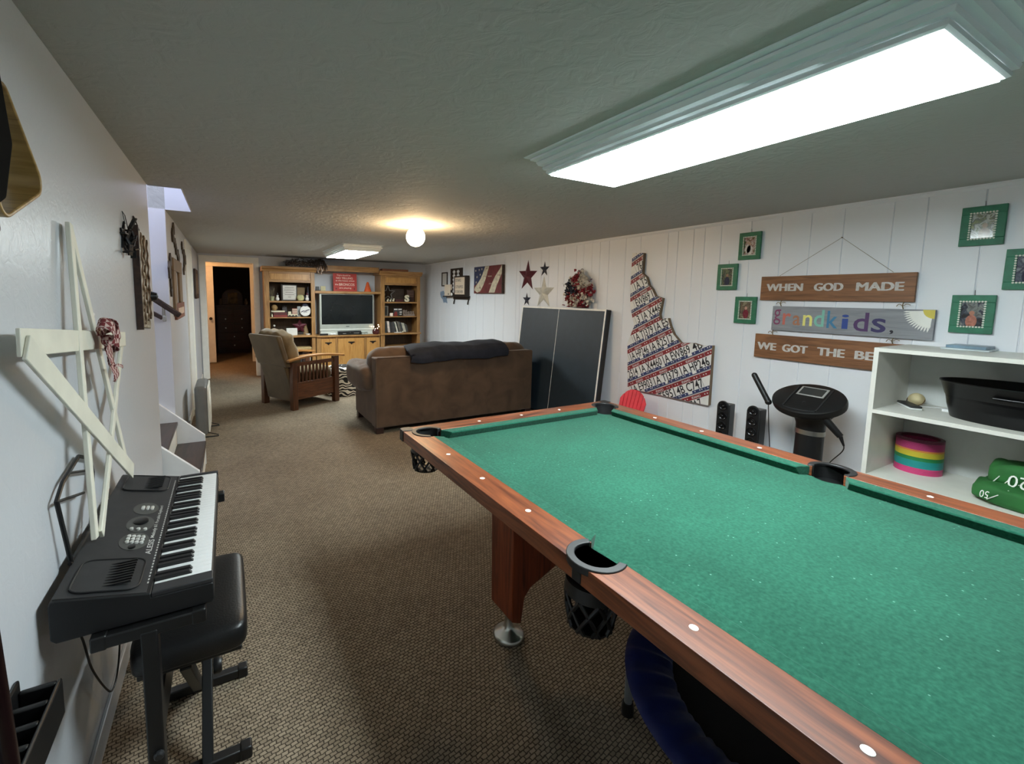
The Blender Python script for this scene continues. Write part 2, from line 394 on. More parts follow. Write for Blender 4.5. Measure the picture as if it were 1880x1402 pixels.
# stairwell and stairs
SW = m_plaster('stairwell_paint', (222, 223, 230), 0.5, 26.0, 0.05, 0.002)
mb = MB(); mb.box(-2.1, XL - .11, HY1, HY1 + .1, 0, 3.5); mb.box(XL - .11, HX, HY1, HY1 + .1, H + .25, 3.5); mb.build('wall_stair_far', SW, structure=True)
mb = MB(); mb.box(XL - .112, XL - .002, HY1 - .006, HY1 - .0005, 0, H); mb.build('wall_stair_return', SW, structure=True)
mb = MB(); mb.box(-2.1, XL - .11, HY0 - .12, HY0 - .02, 0, 3.5); mb.box(XL - .11, HX, HY0 - .12, HY0 - .02, H + .25, 3.5); mb.build('wall_stair_near', SW, structure=True)
mb = MB(); mb.box(-2.2, -2.1, HY0 - .12, HY1 + .1, 0, 3.5); mb.build('wall_stair_end', SW, structure=True)
mb = MB(); mb.box(HX, HX + .1, HY0 - .12, HY1 + .1, H + .25, 3.5); mb.build('wall_stair_inner', SW, structure=True)
mb = MB(); mb.box(-2.2, HX + .1, HY0 - .12, HY1 + .1, 3.5, 3.56); mb.build('ceiling_stairwell', SW, structure=True)
mb = MB(); mb.box(XL + .001, HX, HY1 - .006, HY1 - .0005, H - .004, H + .25); mb.box(XL + .001, HX, HY0 + .0005, HY0 + .006, H - .004, H + .25); mb.box(HX - .006, HX - .0005, HY0 + .006, HY1 - .006, H - .004, H + .25); mb.build('trim_4', SW, structure=True)
t = thing('staircase', 'white and dark wood stairs climbing away through the left wall opening', 'stairs', (-.3, 3.83, 0))
n = 9
for i in range(n):
    x1 = -.205 - .195 * i; x0 = x1 - .195; z = .208 + .187 * i
    mb = MB(); mb.box(x0 - .0, x1 + .012, 3.415, 4.245, z - .025, z); mb.build('tread', DARKWOOD, t, bevel=.004)
    mb = MB(); mb.box(x1 - .02, x1 - .0, 3.415, 4.245, z - .208 + (.021 if i else 0), z - .025); mb.build('riser', TRIM, t)
def skirt(y0, y1):
    mb = MB(); s = .187 / .195
    mb.prism([(-.2, 0), (-.2, .255), (-1.95, .255 + 1.75 * s), (-1.95, 1.2), (-.6, 0)], y0, y1, lambda u, v, w: (u, w, v))
    return mb
skirt(4.25, 4.283).build('skirt_board', WHITE, t, bevel=.003)
skirt(3.38, 3.41).build('skirt_board', WHITE, t, bevel=.003)
t = thing('handrail', 'dark brown stair handrail sloping across the stairwell wall', 'handrail', (-.45, 4.2, 1.3))
mb = MB(); mb.bar((-1.5, 4.2, 2.2), (-.33, 4.2, 1.27), .034, .042); mb.build('rail', DARKWOOD, t, bevel=.008)
mb = MB(); mb.box(-.45, -.425, 4.2, 4.2445, 1.225, 1.27); mb.bar((-.44, 4.222, 1.25), (-.44, 4.2, 1.34), .02, .012); mb.build('bracket', CHROME, t, bevel=.004)
mb = MB(); mb.bar((-.62, 4.228, 1.36), (-.45, 4.228, 1.25), .05, .03); mb.build('mounting_block', DARKWOOD, t, bevel=.004)

# ------------------------------------------------------------------ lamps
FR = m_plaster('fixture_frame_paint', (232, 240, 242), 0.5, 30.0, 0.05, 0.001)
def ceiling_fixture(name, x0, x1, y0, y1, zl, label, strength, colr, out):
    t = thing(name, label, 'ceiling light', ((x0 + x1) / 2, (y0 + y1) / 2, H))
    g = 'fluorescent_' + name
    prof = [(-.006, zl), (.012, zl - .004), (.02, zl), (.021, zl + .010), (.017, zl + .014), (.030, zl + .017), (.033, zl + .028), (.028, zl + .033), (.046, zl + .037), (.054, zl + .052), (.048, zl + .058), (out - .02, zl + .062), (out - .018, zl + .070), (out - .024, zl + .073), (out, zl + .075), (out + .004, H - .001), (-.006, H - .001)]
    mb = MB(); P = []
    for d, z in prof:
        P.append([(x0 - d, y0 - d, z), (x1 + d, y0 - d, z), (x1 + d, y1 + d, z), (x0 - d, y1 + d, z)])
    vs = [p for r in P for p in r]; m = len(prof)
    mb.add(vs, [(i * 4 + k, i * 4 + (k + 1) % 4, ((i + 1) % m) * 4 + (k + 1) % 4, ((i + 1) % m) * 4 + k) for i in range(m) for k in range(4)])
    bm_flip = [f[::-1] for f in mb.f]; mb.f = bm_flip
    mb.build('frame', FR, t, smooth=20)
    mb = MB(); mb.box(x0 - .004, x1 + .004, y0 - .004, y1 + .004, zl - .010, zl + .02)
    mb.build('diffuser', mat(g, colr, emit=strength), t)
    return t
ceiling_fixture('ceiling_light', 1.345, 1.742, .408, 1.672, 2.028, 'long fluorescent ceiling light in a stepped white moulding above the pool table', FIX1, (236, 250, 252), .092)
ceiling_fixture('ceiling_light', 1.375, 1.79, 5.80, 7.03, 2.028, 'ceiling light in a moulded frame in front of the television wall', FIX2, (255, 206, 144), .06)
t = thing('globe_light', 'round white globe bulb on the ceiling between the two fluorescent lights', 'ceiling light', (1.57, 3.91, H))
mb = MB(); mb.lathe([(.0, 0), (.058, 0), (.06, -.012), (.046, -.024), (.042, -.03)], (1.57, 3.91, H), 24); mb.build('holder', WHITE, t, smooth=40)
mb = MB(); mb.sphere((1.57, 3.91, 2.0), .087, 28, 18); mb.build('globe', mat('globe_glass', (255, 218, 168), emit=GLOBE), t, smooth=80)
# ------------------------------------------------------------------ pool table
def m_felt():
    t = NT('green_felt'); co = t.coords()
    a = t.new('ShaderNodeTexNoise', Scale=110.0, Detail=4.0); t.link(co, a.inputs['Vector'])
    b = t.new('ShaderNodeTexNoise', Scale=3.0, Detail=4.0); t.link(co, b.inputs['Vector'])
    v = t.n.new('ShaderNodeTexVoronoi'); v.inputs['Scale'].default_value = 26.0; t.link(co, v.inputs['Vector'])
    base = t.ramp(a.outputs[0], [(0.3, lin((23, 75, 59))), (0.7, lin((39, 96, 76)))])
    mx = t.n.new('ShaderNodeMix'); mx.data_type = 'RGBA'; mx.blend_type = 'MULTIPLY'; mx.inputs[0].default_value = 0.6
    t.link(base, mx.inputs[6]); t.link(t.ramp(b.outputs[0], [(0.35, lin((214, 214, 214))), (0.65, lin((255, 255, 255)))]), mx.inputs[7])
    sp = t.n.new('ShaderNodeMix'); sp.data_type = 'RGBA'; sp.inputs[7].default_value = lin((120, 166, 148))
    t.link(t.ramp(v.outputs[0], [(0.045, (0.6, 0.6, 0.6, 1)), (0.075, (0, 0, 0, 1))]), sp.inputs[0]); t.link(mx.outputs[2], sp.inputs[6])
    t.link(sp.outputs[2], t.b.inputs['Base Color']); t.b.inputs['Roughness'].default_value = 1.0; t.b.inputs['Specular IOR Level'].default_value = 0.12
    t.b.inputs['Sheen Weight'].default_value = 0.12
    t.bump(a.outputs[0], 0.25, 0.002); return t.m
FELT = m_felt()
MAHOG = wood('mahogany_rail', (76, 34, 21), (142, 78, 46), 'y', 0.3, 0.8, 0.28)
MAHOGX = wood('mahogany_rail_end', (76, 34, 21), (142, 78, 46), 'x', 0.3, 0.8, 0.28)
MAHOGZ = wood('mahogany_leg', (86, 36, 22), (140, 66, 38), 'z', 0.35, 0.8)
CASTING = mat('pocket_plastic', (30, 30, 31), 0.45, var=0.05)
PEARL = mat('pearl_inlay', (240, 238, 230), 0.25, var=0.03)
t = thing('pool_table', 'green felt pool table with glossy mahogany rails and black basket pockets', 'pool table', (1.472, .800, 0), .0105)
PT = ROOTM[t.name]
S_ = .2794; NX, NY = 2 * S_, 4 * S_; WX_, WY_ = .608, 1.166; OXR, OYR = .712, 1.272
CXC, CYC, RC_ = .603, 1.163, .066; SXC, RS_ = .645, .062
ZB, ZT = .752, .789
# bed
pts = []
def cpk(sx, sy):
    a0 = {(1, 1): 180, (-1, 1): 270, (-1, -1): 0, (1, -1): 90}[(sx, sy)]
    return a0
out = [(.60, -CYC + RC_ + .003)] + [(.60, -RS_ + .02)] + arc(SXC, 0, RS_, 225, 135, 8)[0:] + [(.60, RS_ - .02), (.60, CYC - RC_ - .003)]
out = [(.60, -1.098)] + [(.60, -.046)] + arc(SXC, 0, RS_, 226, 134, 8) + [(.60, .046)] + [(.60, 1.098)] + arc(CXC, CYC, RC_, 268, 182, 8) + [(.538, 1.16)]
half = out; other = [(-x, -y) for x, y in out]
full = [(.60, -1.098)] + arc(SXC, 0, RS_, 224, 136, 8) + [(.60, 1.098)] + arc(CXC, CYC, RC_, 267, 183, 8) + [(-CXC + RC_, 1.16)] + arc(-CXC, CYC, RC_, -3, -87, 8) + [(-.60, 1.098)] + arc(-SXC, 0, RS_, 44, -44, 8) + [(-.60, -1.098)] + arc(-CXC, -CYC, RC_, 87, 3, 8) + [(CXC - RC_, -1.16)] + arc(CXC, -CYC, RC_, 177, 93, 8)
mb = MB(PT); mb.prism(full, .735, ZB, fXY(0)); mb.build('playing_bed', FELT, t, smooth=0)
DGREEN = mat('dark_green_cloth', (14, 58, 44), 0.9, var=0.1)
mb = MB(PT); mb.box(-.575, .575, -1.08, 1.08, .655, .735); mb.build('under_frame', DGREEN, t)
CREAM = mat('raw_cleat_wood', (206, 198, 158), 0.6, var=0.1)
for sx in (-1, 1):
    for y in (-.39, .43):
        mb = MB(PT); a = sx * .575; mb.box(min(a, a + sx * .03), max(a, a + sx * .03), y - .05, y + .05, .672, .70)
        mb.build('cleat', CREAM, t, bevel=.003, label='pale unpainted wooden cleat')
# rails: six pieces with pocket notches, rounded outer edge
def rail(name, poly, m, inner_axis):
    mb = MB(PT); mb.prism(poly, ZT - .052, ZT, fXY(0)); return mb.build(name, m, t, bevel=.021, seg=5, smooth=60)
for sy in (1, -1):
    for sx in (1, -1):
        P = [(WX_, .060)] + [(WX_, 1.10)] + arc(CXC, CYC, RC_ + .012, 274, 405, 10) + [(OXR, OYR)] + [(OXR, .001), (.700, .001)] + arc(SXC, 0, RS_ + .012, 1, 118, 8)
        # long-side piece from side pocket to corner mitre
        P = arc(SXC, 0, RS_ + .010, 12, 118, 8)[::-1]
        P = [(WX_, .068), (WX_, 1.092)] + arc(CXC, CYC, RC_ + .011, 276, 405, 10) + [(OXR, OYR), (OXR, .0006), (SXC + RS_ + .001, .0006)] + arc(SXC, 0, RS_ + .001, 4, 124, 8)
        o = rail('side_rail', [(sx * x, sy * y) for x, y in P], MAHOG, 0)
    P = [(-.532, WY_), (.532, WY_)] + arc(CXC, CYC, RC_ + .011, 176, 45, 10) + [(OXR, OYR), (-OXR, OYR)] + [(-x, y) for x, y in arc(CXC, CYC, RC_ + .011, 176, 45, 10)[::-1]]
    rail('end_rail', [(x, sy * y) for x, y in P], MAHOGX, 0)
# cushions
CP = [(0, ZT - .001), (-.046, ZT - .003), (-.050, ZT - .008), (-.036, ZB), (0, ZB)]
def cushion(p0, p1, inward, cut):
    """p0 -> p1 along the rail's inner edge; section leans towards 'inward'; ends cut at an angle"""
    p0, p1, q = Vector(p0), Vector(p1), Vector(inward); d = (p1 - p0).normalized()
    mb = MB(PT); vs = []
    for e, p, s in ((0, p0, 1), (1, p1, -1)):
        for a, z in CP:
            pp = p + q * (-a) + d * (s * cut * (-a)); vs.append((pp.x, pp.y, z))
    n = len(CP); fs = [(i, (i + 1) % n, n + (i + 1) % n, n + i) for i in range(n)] + [tuple(range(n - 1, -1, -1)), tuple(range(n, 2 * n))]
    if d.cross(Vector((q.x, q.y, 0))).z < 0: fs = [f[::-1] for f in fs]
    mb.add(vs, fs); mb.build('cushion', FELT, t, bevel=.002, smooth=40)
for sx in (1, -1):
    for sy in (1, -1):
        cushion((sx * WX_, sy * .060, 0), (sx * WX_, sy * 1.096, 0), (-sx, 0, 0), .55)
    cushion((-.535, sx * WY_, 0), (.535, sx * WY_, 0), (0, -sx, 0), .8)
# sights
def sight(x, y):
    mb = MB(PT); mb.lathe([(.0092, ZT - .002), (.0092, ZT + .0007), (.008, ZT + .0012), (0, ZT + .0012)], (x, y, 0), 16); mb.build('sight', PEARL, t)
for k in (-3, -2, -1, 1, 2, 3):
    for sx in (-1, 1): sight(sx * .656, k * S_)
for k in (-1, 0, 1):
    for sy in (-1, 1): sight(k * S_, sy * 1.2165)
# pockets: rim + liner + slotted basket
def pocket(cx, cy, r, a0, a1, corner):
    mb = MB(PT)
    ring = arc(cx, cy, r - .006, a0, a1, 22) + arc(cx, cy, r + .016, a0, a1, 22)[::-1]
    mb.prism(ring, ZT - .016, ZT + .004, fXY(0))
    liner = arc(cx, cy, r - .006, a0, a1, 22) + arc(cx, cy, r - .001, a0, a1, 22)[::-1]
    mb.prism(liner, ZB - .06, ZT - .004, fXY(0))
    sx, sy = (1 if cx > 0 else -1), (1 if cy > 0 else -1)
    if corner:
        mb.prism([(sx * (OXR - .052), sy * (OYR + .004)), (sx * (OXR - .008), sy * (OYR + .003)), (sx * (OXR + .003), sy * (OYR - .008)), (sx * (OXR + .004), sy * (OYR - .052)), (sx * (OXR - .045), sy * (OYR - .06)), (sx * (OXR - .06), sy * (OYR - .045))], ZT - .052, ZT + .003, fXY(0))
    else:
        mb.box(min(sx * (SXC + .06), sx * (OXR + .003)), max(sx * (SXC + .06), sx * (OXR + .003)), -.016, .016, ZT - .05, ZT + .002)
    p = mb.build('pocket', CASTING, t, bevel=.003, smooth=40)
    mb = MB(PT); R0, R1, z0, z1 = r + .006, r + .002, ZB - .055, ZB - .145
    cx2 = cx + sx * .012
    mb.lathe([(R0, ZB - .02), (R0 + .002, z0), (R0 - .003, z0)], (cx2, cy, 0), 28)
    mb.lathe([(R1 - .012, z1 + .004), (R1 - .004, z1 + .006), (R1 - .010, z1 - .004), (.02, z1 - .01), (0, z1 - .01)], (cx2, cy, 0), 28)
    for k in range(9):
        for s in (1, -1):
            P = []
            for i in range(6):
                u = i / 5; a = 2 * PI * k / 9 + s * u * PI / 3.6; rr = R0 + (R1 - .008 - R0) * u
                P.append((cx2 + rr * math.cos(a), cy + rr * math.sin(a), z0 + (z1 - z0) * u))
            mb.tube(P, .0052, 6)
    mb.build('basket', BLACK, p)
for sx in (1, -1):
    for sy in (1, -1):
        base = {(1, 1): (-75, 165), (-1, 1): (15, 255), (-1, -1): (105, 345), (1, -1): (195, 435)}[(sx, sy)]
        pocket(sx * CXC, sy * CYC, RC_, base[0], base[1], True)
    pocket(sx * SXC, 0, RS_, -119 if sx > 0 else 61, 119 if sx > 0 else 299, False)
# legs: two arched end frames on levelling feet
for sy in (1, -1):
    L = [(-.50, .655), (-.487, .14), (-.445, .125), (-.425, .24)]
    A = [(-.425 + .0, .24), (-.375, .30), (-.30, .40), (-.2, .47), (-.08, .505)]
    prof = [(-.50, .655), (-.49, .14), (-.445, .12), (-.43, .23), (-.40, .265), (-.34, .29), (-.25, .33), (-.15, .40), (-.10, .47), (-.09, .5)]
    prof = prof + [(-x, z) for x, z in prof[::-1]]
    mb = MB(PT); mb.prism(prof, .575, .735, lambda u, v, w: (u, sy * w, v)); mb.build('leg_frame', MAHOGZ, t, bevel=.004)
    for sx in (1, -1):
        mb = MB(PT); mb.lathe([(.0, .0), (.066, 0), (.068, .008), (.06, .02), (.03, .036), (.02, .05), (.018, .135), (0, .135)], (sx * .44, sy * .668, 0), 28)
        mb.build('levelling_foot', CHROME, t, smooth=50, label='metal levelling foot')

# trampoline under it
t = thing('trampoline', 'small round trampoline with blue pad stored under the pool table', 'trampoline', (1.475, .60, 0))
BLUEPAD = mat('blue_pad_cloth', (24, 36, 92), 0.55, var=0.12, vscale=8, bump=0.5, bscale=22)
mb = MB(); TC = (1.475, .60)
def padf(u, v):
    a = 2 * PI * u; k = v * 2 * PI
    wr = .006 * math.sin(a * 57) * math.sin(k * .5) + .004 * math.sin(a * 31 + 1)
    r = .405 + .075 * math.cos(k); z = .235 + .020 * math.sin(k) + (wr if math.sin(k) > 0 else 0)
    return (TC[0] + r * math.cos(a), TC[1] + r * math.sin(a), z)
mb.grid(140, 12, padf); mb.build('pad', BLUEPAD, t, smooth=80, label='blue ruffled edge pad')
mb = MB(); mb.lathe([(0, .225), (.345, .225), (.345, .229), (0, .229)], (TC[0], TC[1], 0), 48); mb.build('mat', mat('jumping_mat', (10, 10, 11), .8), t)
for k in range(6):
    a = math.radians(127 + 60 * k); px, py = TC[0] + .462 * math.cos(a), TC[1] + .462 * math.sin(a)
    mb = MB(); mb.cyl((px, py, .025), (px, py, .222), .0135); lg = mb.build('leg', mat('grey_tube', (150, 156, 160), .35, .6), t)
    mb = MB(); mb.lathe([(0, 0), (.021, 0), (.021, .03), (.018, .045), (.0137, .045)], (px, py, 0), 14); mb.build('foot', BLACK, lg)

# ------------------------------------------------------------------ sofa
def m_suede(name, c1, c2):
    t = NT(name); co = t.coords()
    a = t.new('ShaderNodeTexNoise', Scale=5.0, Detail=5.0, Distortion=.6); t.link(co, a.inputs['Vector'])
    b = t.new('ShaderNodeTexNoise', Scale=90.0, Detail=3.0); t.link(co, b.inputs['Vector'])
    t.link(t.ramp(a.outputs[0], [(0.32, lin(c1)), (0.68, lin(c2))]), t.b.inputs['Base Color'])
    t.b.inputs['Roughness'].default_value = 0.9; t.b.inputs['Sheen Weight'].default_value = 0.25; t.b.inputs['Specular IOR Level'].default_value = .2
    t.bump(b.outputs[0], 0.15, 0.003); return t.m
SUEDE = m_suede('brown_suede', (76, 59, 47), (96, 76, 60))
t = thing('sofa', 'brown suede sofa seen from behind with a dark blanket on its back', 'sofa', (2.335, 4.83, 0))
SX0, SX1, SY0, SY1 = 1.335, 3.335, 4.411, 5.27
mb = MB(); mb.box(SX0 + .012, SX1 - .012, SY0 + .02, SY1 - .04, .068, .40); mb.build('base', SUEDE, t, bevel=.02, seg=3)
mb = MB(); mb.box(SX0 - .004, SX1 + .004, SY0, SY0 + .15, .065, .808); bk = mb.build('back', SUEDE, t, bevel=.012, seg=3)
mb = MB(); mb.tube([(SX0 + .01, SY0 + .002, .07), (SX0 + .006, SY0 + .003, .79), (SX0 + .02, SY0 + .003, .808), (SX1 - .02, SY0 + .003, .808), (SX1 - .006, SY0 + .003, .79), (SX1 - .01, SY0 + .002, .07)], .006, 8); mb.build('piping', SUEDE, bk)
for i in range(3):
    c = SX0 + .33 + i * .67
    mb = MB(); mb.sphere((c, SY0 + .24, .70), (.345, .14, .195), 28, 18, Matrix.Rotation(-.12, 3, 'X'), e=.55, e2=.5)
    for k, p in enumerate(mb.v): p.z += .012 * math.sin(p.x * 23 + i) * math.sin(p.y * 30)
    mb.build('back_cushion', SUEDE, t, smooth=80)
    mb = MB(); mb.sphere((c, SY0 + .56, .445), (.335, .31, .085), 28, 14, e=.5, e2=.35); mb.build('seat_cushion', SUEDE, t, smooth=80)
for sx, x in ((-1, SX0), (1, SX1)):
    mb = MB(); cx = x - sx * .04
    mb.sphere((cx + sx * .01, (SY0 + SY1) / 2 + .07, .56), (.155, .40, .15), 30, 20, e=.55, e2=.45)
    for p in mb.v: p.z += .010 * math.sin(p.y * 24) * math.cos(p.x * 17) + .008 * math.sin(p.y * 51 + p.x * 20)
    am = mb.build('arm', SUEDE, t, smooth=80)
    mb = MB(); mb.box(min(x, x - sx * .18), max(x, x - sx * .18), SY0 + .12, SY1 - .02, .065, .50); mb.build('arm_panel', SUEDE, am, bevel=.02, seg=3)
for x in (SX0 + .005, SX1 - .085):
    for y in (SY0 + .005, SY1 - .13): mb = MB(); mb.box(x, x + .08, y, y + .08, 0, .066); mb.build('leg', mat('dark_leg_wood', (52, 30, 24), .4), t, bevel=.004)
# blanket over the back
mb = MB()
def bl(u, v):
    x = 1.705 + 1.235 * u; s = v
    P = [(SY0 - .018, .752), (SY0 - .022, .80), (SY0 - .014, .848), (SY0 + .03, .886), (SY0 + .10, .902), (SY0 + .20, .912), (SY0 + .30, .89), (SY0 + .36, .84), (SY0 + .385, .76)]
    q = s * (len(P) - 1); i = min(int(q), len(P) - 2); f = q - i
    y = P[i][0] * (1 - f) + P[i + 1][0] * f; z = P[i][1] * (1 - f) + P[i + 1][1] * f
    wv = math.sin(x * 9 + v * 3) * .008 + math.sin(x * 23 + v * 7) * .004
    z += wv + (.02 * (u - .5) * (1 - v)) + (-.018 * math.exp(-((u) / .05) ** 2) - .012 * math.exp(-((1 - u) / .05) ** 2)) * (v > .2)
    y += -abs(wv) * .8
    return (x + .012 * math.sin(v * 12), y, z)
mb.grid(90, 32, bl)
THROW = mat('navy_fleece', (27, 31, 43), 0.95, var=0.18, vscale=10, bump=0.5, bscale=70)
o = mb.build('throw_blanket', THROW, None, smooth=80, loc=(2.32, SY0 + .1, .75)); sm = o.modifiers.new('solid', 'SOLIDIFY'); sm.thickness = .022; sm.offset = 1
tag(o, 'dark navy fleece blanket draped over the back of the brown sofa', 'blanket')

# ------------------------------------------------------------------ morris recliner
t = thing('recliner', 'mission style wooden recliner with slatted arms and olive brown cushions', 'armchair', (.69, 5.772, 0), math.atan2(.457, .889))
RM = ROOTM[t.name]
OAKD = wood('recliner_oak_dark', (58, 32, 18), (92, 54, 30), 'z', 0.4)
OAKX = wood('recliner_oak', (62, 34, 20), (104, 62, 34), 'x', 0.4)
ARMW = wood('recliner_arm_oak', (128, 84, 40), (170, 120, 64), 'x', 0.3)
OLIVE = m_suede('olive_suede', (98, 80, 54), (130, 108, 76)); OLIVED = m_suede('olive_suede_back', (82, 66, 45), (98, 80, 56))
for y in (0, .635):
    for x in (0, .645): mb = MB(RM); mb.box(x, x + .075, y, y + .07, 0, .605 + .02 * (x > 0)); mb.build('leg', OAKD, t, bevel=.004)
    mb = MB(RM); mb.box(.075, .645, y + .022, y + .048, .127, .344); mb.build('side_panel', OAKX, t, bevel=.003)
    mb = MB(RM); mb.box(.075, .645, y + .018, y + .052, .555, .60); mb.build('side_rail', OAKX, t, bevel=.003)
    for k in range(9): mb = MB(RM); x = .10 + k * .054; mb.box(x, x + .026, y + .028, y + .042, .342, .557); mb.build('slat', OAKD, t)
    mb = MB(RM); P = [(-.06 + .86 * i / 12, .618 + .042 * math.sin(PI * (i / 12) ** .85)) for i in range(13)]
    mb.prism(P + [(x, z + .026) for x, z in P[::-1]], y - .025, y + .095, lambda u, v, w: (u, w, v)); mb.build('arm', ARMW, t, bevel=.004)
mb = MB(RM); mb.prism([(.045, .09), (-.002, .37), (-.172, .925), (-.165, .945), (-.118, .94), (.06, .37), (.09, .09)], .078, .628, lambda u, v, w: (u, w, v))
bk = mb.build('backrest', OLIVED, t, bevel=.015, seg=3)
mb = MB(RM); mb.prism([(-.060, .55), (-.177, .925), (-.168, .950), (-.112, .945), (.006, .55)], .035, .668, lambda u, v, w: (u, w, v)); mb.build('backrest_wing', OLIVED, bk, bevel=.015, seg=3)
mb = MB(RM); mb.sphere((.035, .353, .745), (.10, .325, .265), 34, 24, Matrix.Rotation(-.30, 3, 'Y'), e=.5, e2=.45)
for p in mb.v:
    q = RM.inverted() @ p; p.z += .010 * math.sin(q.y * 40) * max(0, q.z - .7) * 4; 
    d = .012 * math.sin(q.z * 42) ; p.x += d
mb.build('back_cushion', OLIVE, t, smooth=80)
mb = MB(RM); mb.sphere((.38, .353, .40), (.33, .275, .10), 30, 16, e=.5, e2=.35); mb.build('seat_cushion', OLIVE, t, smooth=80)
mb = MB(RM); mb.box(.08, .69, .078, .628, .13, .34); mb.build('seat_base', OLIVED, t, bevel=.01)

# zebra drum ottoman
def m_zebra():
    t = NT('zebra_print'); co = t.coords()
    w_ = t.n.new('ShaderNodeTexWave'); w_.bands_direction = 'Z'
    for k, v in dict(Scale=6.5, Distortion=9.0, Detail=1.2).items(): w_.inputs[k].default_value = v
    w_.inputs['Detail Scale'].default_value = 1.3; t.link(co, w_.inputs['Vector'])
    t.link(t.ramp(w_.outputs[0], [(0.0, lin((24, 20, 18))), (0.5, lin((228, 220, 205)))], 'CONSTANT'), t.b.inputs['Base Color'])
    t.b.inputs['Roughness'].default_value = .8; return t.m
t = thing('ottoman', 'black and white zebra print drum ottoman between recliner and sofa', 'ottoman', (1.47, 6.52, 0))
mb = MB(); mb.lathe([(0, 0), (.215, 0), (.225, .01), (.225, .36)], (1.47, 6.52, 0), 40); mb.build('drum', m_zebra(), t, smooth=40)
mb = MB(); mb.lathe([(.228, .36), (.23, .38), (.215, .41), (.12, .425), (0, .428)], (1.47, 6.52, 0), 40); mb.build('lid', bpy.data.materials['zebra_print'], t, smooth=50)

# ------------------------------------------------------------------ folded table tennis half leaning on the right wall
t = thing('table_tennis_table', 'dark blue table tennis half leaning upright against the right wall', 'table tennis table', (3.48, 4.19, 0))
a0, a1 = Vector((3.45, 0, .0)), Vector((3.587, 0, 1.342)); ud = (a1 - a0).normalized(); nd = Vector((-ud.z, 0, ud.x)); 
Ly, Ry = 5.0, 3.466; TL = (a1 - a0).length
M4 = Matrix(((0, ud.x, nd.x, a0.x), (-1, 0, 0, Ly), (0, ud.z, nd.z, a0.z), (0, 0, 0, 1)))   # local x: towards camera side, y: up the slope, z: out of the face
W4 = Ly - Ry
mb = MB(M4); mb.box(0, W4, .02, TL, -.018, 0); top = mb.build('table_top', mat('table_blue', (36, 48, 58), .5, var=.06), t, bevel=.002)
LINE = mat('court_line', (232, 232, 228), .5)
mb = MB(M4); mb.box(0, W4, TL - .02, TL, 0, .0012); mb.box(0, .02, .02, TL - .02, 0, .0012); mb.box(W4 - .02, W4, .02, TL - .02, 0, .0012); mb.box(W4 / 2 - .0028, W4 / 2 + .0028, .02, TL - .02, 0, .0012); mb.build('court_lines', LINE, top)
mb = MB(M4); mb.box(.0, W4, TL - .03, TL - .001, -.075, -.018); mb.box(0, W4, .021, .05, -.075, -.018); mb.box(0, .03, .05, TL - .03, -.075, -.018); mb.box(W4 - .03, W4, .05, TL - .03, -.075, -.018); mb.build('apron', BLACK, t, bevel=.003)
# ------------------------------------------------------------------ electronic keyboard on its stand
KBODY = mat('keyboard_plastic', (46, 46, 48), 0.5, var=0.08, vscale=30)
KSIDE = mat('keyboard_shell', (20, 20, 22), 0.5, var=0.08)
KPAN = mat('keyboard_oval', (78, 78, 76), 0.45, var=0.05)
KBTN = mat('grey_buttons', (205, 205, 200), 0.4, var=0.03)
INK = mat('pale_print', (196, 196, 192), 0.5, var=0)
IVORY = mat('white_keys', (236, 236, 236), 0.25, var=0.01)
t = thing('electronic_keyboard', 'black electronic keyboard with white keys standing along the left wall', 'keyboard', (-.22, 1.66, .645))
KY0, KY1, KX0, KX1 = 1.262, 2.065, -.382, -.056
ks = (.757 - .716) / (-.382 + .197)
def kz(x): return .716 + (x + .197) * ks
prof = [(KX1 - .004, .650), (KX1, .66), (KX1, .700), (KX1 - .004, .704), (-.190, .704), (-.190, .716), (-.197, .7165), (-.366, kz(-.366)), (-.378, kz(-.378) - .003), (KX0, .74), (KX0, .66), (KX0 + .01, .650)]
mb = MB(); mb.prism(prof, KY0, KY1, lambda u, v, w: (u, w, v)); body = mb.build('body', KSIDE, t, bevel=.003)
for y0, y1 in ((KY0 + .0, KY0 + .040), (KY1 - .018, KY1)):
    mb = MB(); mb.box(-.19, KX1 - .0005, y0 + .0005, y1, .703, .7165); mb.build('end_block', KBODY, t, bevel=.003)
P = lambda x, y, lift=0: (x, y, kz(x) + lift)
def panel_plate(poly, lift, m, name, par):
    mb = MB(); vs = [P(x, y, lift) for x, y in poly] + [P(x, y, -.001) for x, y in poly]; n = len(poly)
    ar = sum(poly[i][0] * poly[(i + 1) % n][1] - poly[(i + 1) % n][0] * poly[i][1] for i in range(n))
    fs = [tuple(range(n))] + [(i, n + i, n + (i + 1) % n, (i + 1) % n) for i in range(n)]
    if ar < 0: fs = [f[::-1] for f in fs]
    mb.add(vs, fs); return mb.build(name, m, par)
pan = panel_plate([(-.200, KY0 + .006), (-.200, KY1 - .006), (-.374, KY1 - .006), (-.374, KY0 + .006)], .0012, KBODY, 'control_panel', t)
NK = 36; KA, KB = KY0 + .040, KY1 - .018; kw = (KB - KA) / NK
for k in range(NK):
    mb = MB(); mb.box(-.189, -.062, KA + k * kw + .0005, KA + (k + 1) * kw - .0005, .702, .712); mb.build('white_key', IVORY, t, bevel=.0012)
for k in range(NK - 1):
    if k % 7 in (0, 1, 3, 4, 5):
        yc = KA + (k + 1) * kw; mb = MB()
        mb.prism([(-.189, .711), (-.189, .7215), (-.112, .7205), (-.106, .711)], yc - .0058, yc + .0058, lambda u, v, w: (u, w, v)); mb.build('black_key', BLACK, t, bevel=.001)
